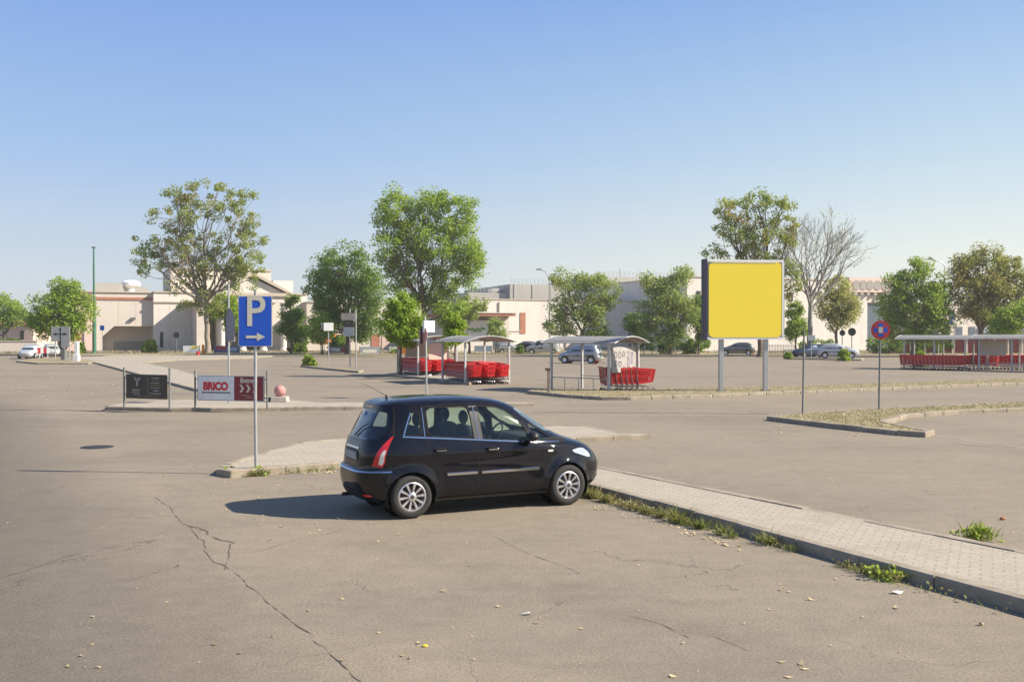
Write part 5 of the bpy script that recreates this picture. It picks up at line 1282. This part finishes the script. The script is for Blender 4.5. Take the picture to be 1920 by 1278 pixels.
# ------------------------------------------------------------------ vegetation
def leaves(centers, radii, per, size, seed, flat=.0):
    """leaf quads around clump centres; numpy arrays -> mesh data"""
    r = np.random.default_rng(seed); C_ = np.repeat(np.array(centers), per, axis=0); Rr = np.repeat(np.array(radii), per)
    n = len(C_); d = r.normal(size=(n, 3)); d /= np.linalg.norm(d, axis=1)[:, None]
    c = C_+d*(Rr*r.random(n)**(1/2.3))[:, None]*np.array([1, 1, .8])
    u = r.normal(size=(n, 3)); u[:, 2] *= .6; u /= np.linalg.norm(u, axis=1)[:, None]
    w = r.normal(size=(n, 3)); w -= u*(w*u).sum(1)[:, None]; w /= np.linalg.norm(w, axis=1)[:, None]
    s = size*r.uniform(.6, 1.3, n)[:, None]
    u = u*s*.62; w = w*s*.42
    V = np.stack([c-u, c+w*.9-u*.1, c+u, c-w*.9-u*.1], 1).reshape(-1, 3)
    return V
def quad_mesh(name, V, m, parent, normals=False):
    n = len(V)//4; me = bpy.data.meshes.new(name); me.vertices.add(len(V)); me.vertices.foreach_set('co', V.astype(np.float32).ravel())
    me.loops.add(len(V)); me.loops.foreach_set('vertex_index', np.arange(len(V), dtype=np.int32))
    me.polygons.add(n); me.polygons.foreach_set('loop_start', np.arange(0, len(V), 4, dtype=np.int32)); me.update(calc_edges=True); me.materials.append(MATS[m])
    o = bpy.data.objects.new(name, me); COL.objects.link(o); o.parent = parent; return o
def limb(b, a, c, r0, r1, rg, n=5, bend=.12, sides=6, sag=0):
    a, c = Vector(a), Vector(c); L = (c-a).length; pts = []
    o1 = Vector((rg.gauss(0, 1), rg.gauss(0, 1), rg.gauss(0, .4)))*L*bend*.5
    for i in range(n+1):
        t_ = i/n; p = a.lerp(c, t_)+o1*math.sin(math.pi*t_)+Vector((rg.gauss(0, 1), rg.gauss(0, 1), rg.gauss(0, .5)))*L*.02*(0 < i < n)
        p.z += sag*L*math.sin(math.pi*t_)*-.5
        pts.append(p)
    b.tube(pts, [r0+(r1-r0)*i/n for i in range(n+1)], sides, cap=False); return pts
def tree(label, d, tx, fork_py, blobs, leaf, bark='bark', nclump=60, per=60, size=.26, r_trunk=.22, crad=.95, seed=1, tilt=0, name='tree', base_py=None, kind='tree', group=None, bare=0, fillf=1.0, depthk=.85):
    rg = random.Random(seed); s_ = d/FPX; base = P(tx, 626, d); base.z = .05
    root = thing(name, base, label, kind, 0, group)
    loc = lambda px, py, dy=0: Vector(((px-tx)*s_, dy, H_CAM-(py-626)*s_-.05))
    fork = loc(tx+tilt, fork_py)
    b = MB(); n = 7; pts = [Vector((0, 0, 0)).lerp(fork, i/n)+Vector((rg.gauss(0, .04), rg.gauss(0, .04), 0))*(0 < i < n)*r_trunk*3 for i in range(n+1)]
    b.tube([pts[0]-Vector((0, 0, .1)), pts[0]+Vector((0, 0, .25))]+pts[1:], [r_trunk*1.5, r_trunk*1.12]+[r_trunk*(1-.32*i/n) for i in range(1, n+1)], 10, cap=False)
    areas = [q[2]*q[3] for q in blobs]; tot = sum(areas); cs = []; rs = []
    top = min(q[1]-q[3] for q in blobs)
    for (cx, cy, rx, ry) in blobs:
        k = max(2, round(nclump*rx*ry/tot)); dep = min(rx, ry*1.2)*s_*depthk
        c = loc(cx, cy); yo = rg.uniform(-.25, .25)*dep*(len(blobs) > 1); c.y += yo
        # main limb to the blob
        st = pts[-1].lerp(pts[max(1, n-3)], rg.random()*.7)
        low = c.z < fork.z+.5
        if low: st = pts[max(2, min(n, int(n*max(.35, (c.z-.8)/max(fork.z, 1)))))]
        tgt = Vector((c.x*.9+st.x*.1, c.y, c.z-ry*s_*.3))
        mp = limb(b, st, tgt, r_trunk*.48, r_trunk*.16, rg, 6, .16)
        for i in range(k):
            while True:
                v = Vector((rg.uniform(-1, 1), rg.uniform(-1, 1), rg.uniform(-1, 1)))
                if v.length <= 1: break
            if v.length > .05: v = v.normalized()*(v.length**.55)
            q = c+Vector((v.x*rx*s_, v.y*dep, v.z*ry*s_))*.88
            q += Vector((rg.gauss(0, .17), rg.gauss(0, .1), rg.gauss(0, .17)))*rx*s_*.7
            cs.append(tuple(q)); rs.append(crad*rg.uniform(.55, 1.25))
            if rg.random() < .7:
                limb(b, mp[rg.randint(2, 6)], q, r_trunk*.13, .018, rg, 4, .18, 5)
    if bare:
        def grow(a, dirv, L, r, lev):
            e = a+dirv*L; q = limb(b, a, e, r, r*.55, rg, 4, .14, 5)
            if lev == 0: return
            for k in range(3 if lev > 1 else 4):
                nd = (dirv+Vector((rg.gauss(0, .33), rg.gauss(0, .33), rg.gauss(.10, .2)))).normalized()
                grow(q[rg.randint(2, 4)], nd, L*rg.uniform(.55, .8), max(.014, r*.5), lev-1)
        for k in range(bare):
            an = 2*math.pi*k/bare; sp = rg.uniform(.12, .85)
            grow(fork-Vector((0, 0, rg.uniform(0, .8))), Vector((math.cos(an)*sp, math.sin(an)*sp, 1)).normalized(), (fork_py-top)*s_*(.40 if bare > 6 else .26), r_trunk*.33, 4 if bare > 6 else 3)
    b.build('trunk', bark, root, smooth=True, sharp=60, fix=False)
    if per:
        V = leaves(cs, rs, int(per*1.9) if per > 10 else per, size*.72, seed*13+1)
        V[:, 2] = np.maximum(V[:, 2], .05)
        quad_mesh('crown', V, leaf, root)
    return root
E = lambda *a: list(a)
tree('big sparse plane tree with browning leaves and pale trunk, left of the parking sign', 129, 390, 548,
     E((330, 400, 55, 45), (400, 375, 60, 38), (455, 395, 38, 45), (300, 470, 50, 40), (470, 465, 38, 50), (365, 470, 60, 50), (425, 480, 50, 55), (280, 495, 32, 22), (340, 520, 50, 22), (455, 520, 45, 25), (380, 565, 50, 25), (345, 375, 30, 25)),
     'leaf_plane', 'bark_pale', 270, 44, .33, .38, .85, 11, tilt=-4, bare=5)
tree('broad dense dark green tree left of the tallest green tree', 124, 652, 590, E((645, 505, 62, 42), (600, 540, 40, 45), (690, 545, 35, 45), (645, 570, 62, 45), (610, 600, 32, 30), (690, 610, 30, 35), (650, 620, 45, 20)), 'leaf_dark', 'bark', 230, 62, .34, .34, 1.25, 21)
tree('tallest full green tree behind the first trolley shelter', 118, 795, 560, E((740, 400, 38, 42), (795, 385, 45, 35), (860, 405, 42, 42), (735, 465, 38, 38), (800, 455, 60, 45), (870, 475, 38, 42), (755, 515, 40, 30), (840, 525, 48, 26), (885, 500, 24, 22), (800, 560, 45, 20), (845, 580, 40, 20)), 'leaf_green', 'bark', 290, 66, .33, .36, 1.15, 31, bare=3)
tree('young green tree with staked trunk at the left end of the first trolley shelter', 60, 751, 632, E((755, 570, 26, 22), (740, 600, 28, 26), (770, 605, 24, 24), (752, 628, 34, 18)), 'leaf_young', 'bark', 90, 60, .20, .10, .48, 41)
tree('slim young tree growing through the middle of the first trolley shelter', 57, 853, 640, E((850, 600, 20, 15), (856, 622, 24, 18), (845, 640, 18, 12)), 'leaf_young', 'bark', 46, 52, .17, .06, .36, 42)
tree('slim dark conical tree in front of the white shop, right of the parking sign', 128, 547, 640, E((548, 560, 10, 18), (548, 590, 20, 25), (540, 618, 22, 20), (560, 622, 20, 18)), 'leaf_dark', 'bark', 60, 55, .32, .16, .85, 43)
tree('bright green tree at the left beside the green lamp post', 120, 112, 640, E((125, 545, 26, 22), (105, 575, 42, 28), (145, 580, 30, 28), (80, 605, 30, 24), (125, 615, 45, 24)), 'leaf_green', 'bark', 150, 60, .33, .26, 1.1, 44)
tree('green tree cut by the left picture edge', 175, 8, 630, E((5, 578, 34, 28), (28, 592, 20, 24), (-20, 600, 30, 26)), 'leaf_green', 'bark', 70, 60, .42, .3, 1.5, 45)
tree('dark round tree crown far left behind the low houses', 215, 55, 640, E((45, 600, 14, 12), (60, 606, 12, 10)), 'leaf_dark', 'bark', 30, 60, .5, .3, 1.6, 46)
tree('grey green tree in front of the warehouse, behind the middle trolley shelter', 121, 1092, 620, E((1065, 530, 30, 28), (1110, 530, 28, 24), (1140, 550, 22, 30), (1060, 575, 32, 28), (1105, 580, 42, 34), (1050, 615, 32, 20), (1120, 620, 32, 22)), 'leaf_grey', 'bark', 165, 44, .32, .28, 1.05, 47)
tree('grey green tree with brownish tips left of the billboard', 121, 1258, 620, E((1225, 530, 20, 22), (1280, 520, 22, 20), (1250, 555, 42, 28), (1225, 590, 34, 28), (1275, 590, 34, 30), (1245, 625, 42, 20)), 'leaf_grey', 'bark', 160, 46, .32, .28, 1.05, 48)
tree('tall tree with orange patches rising behind the yellow billboard', 112, 1425, 560, E((1370, 395, 32, 25), (1420, 380, 36, 22), (1468, 395, 26, 24), (1375, 430, 34, 28), (1430, 435, 40, 34), (1480, 440, 20, 34), (1335, 470, 24, 11), (1385, 475, 42, 20), (1450, 490, 40, 24), (1485, 530, 18, 40)), 'leaf_orange', 'bark', 220, 30, .30, .30, .8, 49, bare=3)
tree('bare leafless tree with fine upright branches, right of the billboard', 114, 1519, 552, E((1500, 480, 24, 40), (1560, 440, 45, 60), (1595, 470, 28, 40), (1520, 570, 22, 12)), 'leaf_olive', 'bark_grey', 60, 6, .24, .32, 1.1, 50, bare=9)
tree('pale olive tree behind the white crossover', 120, 1568, 618, E((1572, 540, 24, 24), (1550, 570, 24, 26), (1590, 572, 24, 28), (1570, 598, 32, 18)), 'leaf_olive', 'bark', 120, 48, .28, .22, .85, 51)
tree('small dark green tree directly right of the yellow billboard', 116, 1492, 640, E((1490, 585, 17, 20), (1495, 612, 20, 20), (1484, 625, 14, 14)), 'leaf_young', 'bark', 55, 55, .26, .13, .65, 52)
tree('dense pointed green tree behind the long right shelter', 112, 1712, 625, E((1722, 505, 20, 26), (1690, 535, 34, 26), (1745, 540, 30, 28), (1680, 580, 34, 32), (1725, 575, 44, 36), (1765, 585, 26, 32), (1690, 620, 40, 20), (1745, 620, 40, 22)), 'leaf_green', 'bark', 235, 60, .30, .3, 1.0, 53)
tree('wide brownish tree at the right edge above the long shelter', 112, 1838, 610, E((1800, 500, 24, 22), (1845, 485, 32, 22), (1895, 505, 30, 26), (1810, 540, 34, 32), (1860, 545, 42, 38), (1915, 540, 26, 34), (1830, 585, 42, 22), (1885, 590, 34, 22)), 'leaf_brown', 'bark', 220, 55, .30, .34, 1.0, 54, bare=2)
tree('yellow green shrubby tree at the lower right edge above the long shelter', 104, 1895, 632, E((1885, 605, 32, 22), (1915, 590, 26, 26), (1870, 620, 28, 12)), 'leaf_young', 'bark', 80, 50, .28, .16, .85, 55)
tree('small light green tree behind the big plane tree and the dark edge-on sign', 136, 432, 640, E((420, 580, 22, 24), (440, 598, 22, 26), (428, 560, 16, 14)), 'leaf_young', 'bark', 60, 50, .34, .16, .95, 56)
tree('small yellow green tree behind the white box sign', 120, 604, 645, E((600, 605, 20, 16), (612, 620, 18, 16), (592, 628, 16, 14)), 'leaf_young', 'bark', 50, 46, .30, .13, .8, 57)
tree('low olive tree between the tallest tree and the garden shop', 128, 880, 640, E((880, 578, 38, 16), (845, 595, 30, 20)), 'leaf_grey', 'bark', 40, 50, .32, .18, .95, 58)
tree('small pale tree in front of the garden shop signboard', 128, 930, 645, E((928, 608, 12, 14), (932, 625, 15, 16)), 'leaf_grey', 'bark', 28, 44, .3, .1, .7, 59)
tree('small dark green tree between the two grey green trees by the warehouse', 124, 1180, 645, E((1185, 605, 16, 16), (1195, 622, 18, 18)), 'leaf_dark', 'bark', 40, 50, .3, .12, .8, 60)
tree('dark slim tree hidden behind the left side of the billboard', 122, 1310, 640, E((1312, 580, 14, 28), (1315, 618, 18, 26)), 'leaf_dark', 'bark', 50, 60, .3, .14, .85, 61)
def bush(px, pyb, w_, h_, label, leaf='leaf_dark', seed=1, size=.22, n=40, per=60, name='bush', d=None):
    p = G(px, pyb); s_ = p.y/FPX; root = thing(name, (p.x, p.y, .05), label, 'bush'); rg = random.Random(seed); cs = []; rs = []
    for i in range(n):
        a = rg.uniform(0, 2*math.pi); r = math.sqrt(rg.random()); z = rg.random()
        k = math.sqrt(max(.1, 1-z*z*.75)); cs.append((r*k*math.cos(a)*w_*s_/2*.85, r*k*math.sin(a)*min(w_, h_*1.6)*s_/2*.8, z*h_*s_*.88)); rs.append(h_*s_*.17)
    b = MB()
    for i in range(9): limb(b, (0, 0, 0), cs[i], .035, .012, rg, 3, .1, 5)
    b.build('stems', 'bark', root, fix=False)
    V = leaves(cs, rs, per, size, seed); V[:, 2] = np.maximum(V[:, 2], .0); quad_mesh('foliage', V, leaf, root)
bush(281, 663, 30, 26, 'clipped round green bush in front of the added shadow recess', 'leaf_green', 70, .22, 60, 90)
bush(152, 664, 16, 22, 'small green bush beside the pink wall at the left', 'leaf_green', 71)
bush(360, 662, 16, 14, 'low dark bush at the foot of the temple porch', 'leaf_dark', 72)
bush(580, 687, 30, 22, 'bright yellow green shrub on the small planted island', 'leaf_young', 73, .17, 40, 60)
bush(558, 663, 48, 20, 'wide dark bush under the slim dark tree', 'leaf_dark', 74, .26, 50, 60)
bush(636, 663, 44, 34, 'dark domed bush in front of the orange canopy', 'leaf_dark', 75, .26, 60, 70)
bush(1478, 674, 18, 14, 'small green shrub right of the billboard leg', 'leaf_green', 76, .16)
bush(1582, 677, 26, 22, 'bright green shrub in front of the white crossover', 'leaf_young', 77, .16)
bush(975, 664, 18, 16, 'dark shrub between the far parked cars', 'leaf_dark', 78)
bush(1725, 690, 26, 32, 'light green shrub growing at the left bay of the long right shelter', 'leaf_young', 79, .14, 40, 50)
bush(20, 652, 60, 18, 'low hedge beyond the road at the left edge', 'leaf_dark', 80, .35, 60, 60)
for i, (a, c, h_, m) in enumerate(((1185, 1330, 34, 'leaf_dark'), (1622, 1700, 32, 'leaf_dark'), (1500, 1560, 26, 'leaf_dark'), (735, 800, 14, 'leaf_green'), (1700, 1790, 20, 'leaf_dark'))):
    lab = ('long dark hedge behind the car park, left of the billboard', 'dark hedge right of the white crossover', 'dark hedge behind the dark blue car', 'low green hedge behind the young tree', 'dark hedge behind the long right shelter')[i]
    y_ = 124+i; s_ = y_/FPX; p = P((a+c)/2, 626, y_); root = thing('hedge', (p.x, y_, .05), lab, 'hedge'); rg = random.Random(90+i); L = (c-a)*s_; Hh = h_*s_
    n_ = int(L*7); cs = [(rg.uniform(-L/2, L/2), rg.uniform(-.6, .6), rg.random()**.7*Hh*rg.uniform(.6, 1.05)) for _ in range(n_)]; b = MB()
    for k in range(int(L)): limb(b, (-L/2+k+.5, 0, 0), (-L/2+k+.5+rg.uniform(-.3, .3), 0, Hh*.7), .04, .015, rg, 3, .1, 5)
    b.build('stems', 'bark', root, fix=False); V = leaves(cs, [.5]*n_, 46, .26, 90+i); V[:, 2] = np.maximum(V[:, 2], .0); quad_mesh('foliage', V, m, root)
# ------------------------------------------------------------------ ground cover
def blades(points, hmin, hmax, w, seed, lean=.5):
    r = np.random.default_rng(seed); pts = np.array(points); n = len(pts); a = r.random(n)*2*np.pi
    u = np.stack([np.cos(a), np.sin(a), np.zeros(n)], 1); h = r.uniform(hmin, hmax, n)[:, None]*pts[:, 3:4]
    tip = pts[:, :3]+np.stack([r.normal(0, lean, n), r.normal(0, lean, n), np.ones(n)], 1)*h; mid = (pts[:, :3]+tip)/2+np.array([0, 0, .12])*h
    ww = w*r.uniform(.6, 1.4, n)[:, None]
    return np.stack([pts[:, :3]-u*ww*.5, mid-u*ww*.5, tip, mid+u*ww*.5], 1).reshape(-1, 3)
def inside(p, poly):
    c = False; n = len(poly)
    for i in range(n):
        a, b_ = poly[i], poly[i-1]
        if (a[1] > p[1]) != (b_[1] > p[1]) and p[0] < (b_[0]-a[0])*(p[1]-a[1])/(b_[1]-a[1])+a[0]: c = not c
    return c
rg = random.Random(5); pts = []
# weeds along the kerb by the car
def along(px0, py0, px1, py1, n, sp, sc=1, z=.0):
    a, b_ = G(px0, py0), G(px1, py1)
    for _ in range(n):
        t_ = rg.random(); q = a.lerp(b_, t_); e = sp*abs(rg.gauss(0, 1)); dv = (b_-a).normalized()
        pts.append((q.x-dv.y*0+(-dv.x*0)+rg.gauss(0, .03)-abs(dv.y)*e*.8, q.y-abs(dv.x)*e*.8, z, sc*rg.uniform(.5, 1.1)))
for k in range(75):      # tufts of uneven height, thinning out away from the car
    t0 = rg.random()**1.15; x0 = 1090+t0*290; y0 = 926+t0*83
    along(x0, y0, x0+rg.uniform(3, 14), y0+2, int(rg.uniform(14, 60)*(1.2-t0*.5)), rg.uniform(.02, .075), rg.choice((.35, .5, .7, .9, 1.25)))
for x0, y0, x1, y1, n, sc in ((1420, 1012, 1500, 1036, 120, .6), (1580, 1060, 1640, 1078, 200, .45), (1630, 1073, 1690, 1092, 150, .7), (1435, 1018, 1450, 1022, 70, 1.3), (1700, 1094, 1900, 1150, 60, .35), (470, 893, 500, 891, 150, .9), (540, 888, 634, 880, 130, .5)):
    along(x0, y0, x1, y1, n, .07, sc)
V = blades(pts, .05, .19, .011, 3, .7); tag(quad_mesh('weeds', V, 'weed', None), kind='stuff')
V2 = leaves([(p[0], p[1], .02+.07*rg.random()) for p in pts[::6]], [.04]*len(pts[::6]), 2, .035, 8); V2[:, 2] = np.maximum(V2[:, 2], .004)
tag(quad_mesh('weed_leaves', V2, 'weed', None), kind='stuff')
# weed plant in the middle of the right lot
def weed_plant(px, py, n, h_, label, seed):
    p = G(px, py); r2 = random.Random(seed); t_ = thing('weed_plant', p, label, 'plant'); q = [(r2.gauss(0, .10), r2.gauss(0, .07), 0, r2.uniform(.5, 1.1)) for _ in range(n)]
    quad_mesh('blades', blades(q, h_*.5, h_, .016, seed, .45), 'weed', t_)
    quad_mesh('leaves', leaves([(x, y, r2.random()*h_*.7) for x, y, _, _ in q[::2]], [.06]*len(q[::2]), 4, .05, seed), 'leaf_young', t_)
weed_plant(1836, 1013, 120, .26, 'bright green weed tuft at the upper edge of the paved strip, lower right', 1)
weed_plant(1672, 1087, 50, .16, 'small round leafed weed against the kerb at the lower right', 2)
weed_plant(484, 890, 60, .20, 'green weed tuft at the foot of the parking sign post', 3)
weed_plant(428, 889, 50, .16, 'dark weed tuft at the left tip of the paved island', 4)
# dry grass on the verges
def fill(poly, n, sc=1):
    xs_ = [p[0] for p in poly]; ys_ = [p[1] for p in poly]; out = []
    while len(out) < n:
        p = (rg.uniform(min(xs_), max(xs_)), rg.uniform(min(ys_), max(ys_)))
        if inside(p, poly): out.append((p[0], p[1], .115, sc*rg.uniform(.4, 1)))
    return out
q = fill(offset(VERGE, .2), 9000)+fill(offset(VERGE2, .2), 6000)
tag(quad_mesh('dry_grass', blades(q, .03, .11, .02, 4, .8), 'dry_grass', None), kind='stuff')
fv = [(g2(x, 664)[0], rg.uniform(124, 142), .09, 1) for x in [rg.uniform(-100, 2000) for _ in range(9000)]]
tag(quad_mesh('dry_grass', blades(fv, .08, .35, .06, 6, .8), 'dry_grass', None), kind='stuff')
# fallen leaves: curled quads lying on the asphalt
lp = []
for _ in range(150):
    px = rg.uniform(-50, 1980); py = 640+rg.random()**.7*640
    if py < 690: continue
    lp.append(G(px, py))
for _ in range(150): lp.append(G(rg.gauss(500, 130), rg.gauss(930, 45)))
for _ in range(120): lp.append(G(rg.uniform(490, 640), 0, 0) if False else G(rg.uniform(490, 640), 888-(rg.random()*.9)*4))
for _ in range(110):
    t_ = rg.random(); lp.append(G(1100+t_*300+rg.uniform(-5, 5), 940+t_*85+rg.uniform(0, 10)))
for _ in range(90): lp.append(G(rg.uniform(20, 250), rg.uniform(700, 760)))
for _ in range(60): lp.append(G(rg.uniform(1430, 1700), 800+rg.uniform(-5, 20)))
vs = []
for p in lp:
    a = rg.uniform(0, 6.28); s_ = rg.choice((.010, .014, .018, .024, .034))*rg.uniform(.7, 1.1)*(1+max(0, p.y-14)*.035); u = Vector((math.cos(a), math.sin(a), 0))*s_; w_ = Vector((-math.sin(a), math.cos(a), 0))*s_*.7
    q = Vector((p.x, p.y, .006)); vs += [q-u+Vector((0, 0, rg.random()*s_*.8)), q+w_, q+u+Vector((0, 0, rg.random()*s_)), q-w_]
tag(quad_mesh('fallen_leaves', np.array([tuple(v) for v in vs]), 'dead_leaf', None), kind='stuff')

# ------------------------------------------------------------------ the thin summer haze over the car park
b = MB(); b.box((40, 190, 12), (760, 520, 50)); hz = b.build('haze', 'paper'); tag(hz, kind='stuff')
hz.location = (0, 0, 0)
m, t, p_ = nmat('haze_air'); t.nodes.remove(p_); pv = t.nodes.new('ShaderNodeVolumePrincipled'); pv.inputs['Color'].default_value = (1, .98, .94, 1); pv.inputs['Density'].default_value = .0004; pv.inputs['Anisotropy'].default_value = .3
t.links.new(pv.outputs[0], t.nodes['Material Output'].inputs['Volume']); hz.data.materials.clear(); hz.data.materials.append(m)
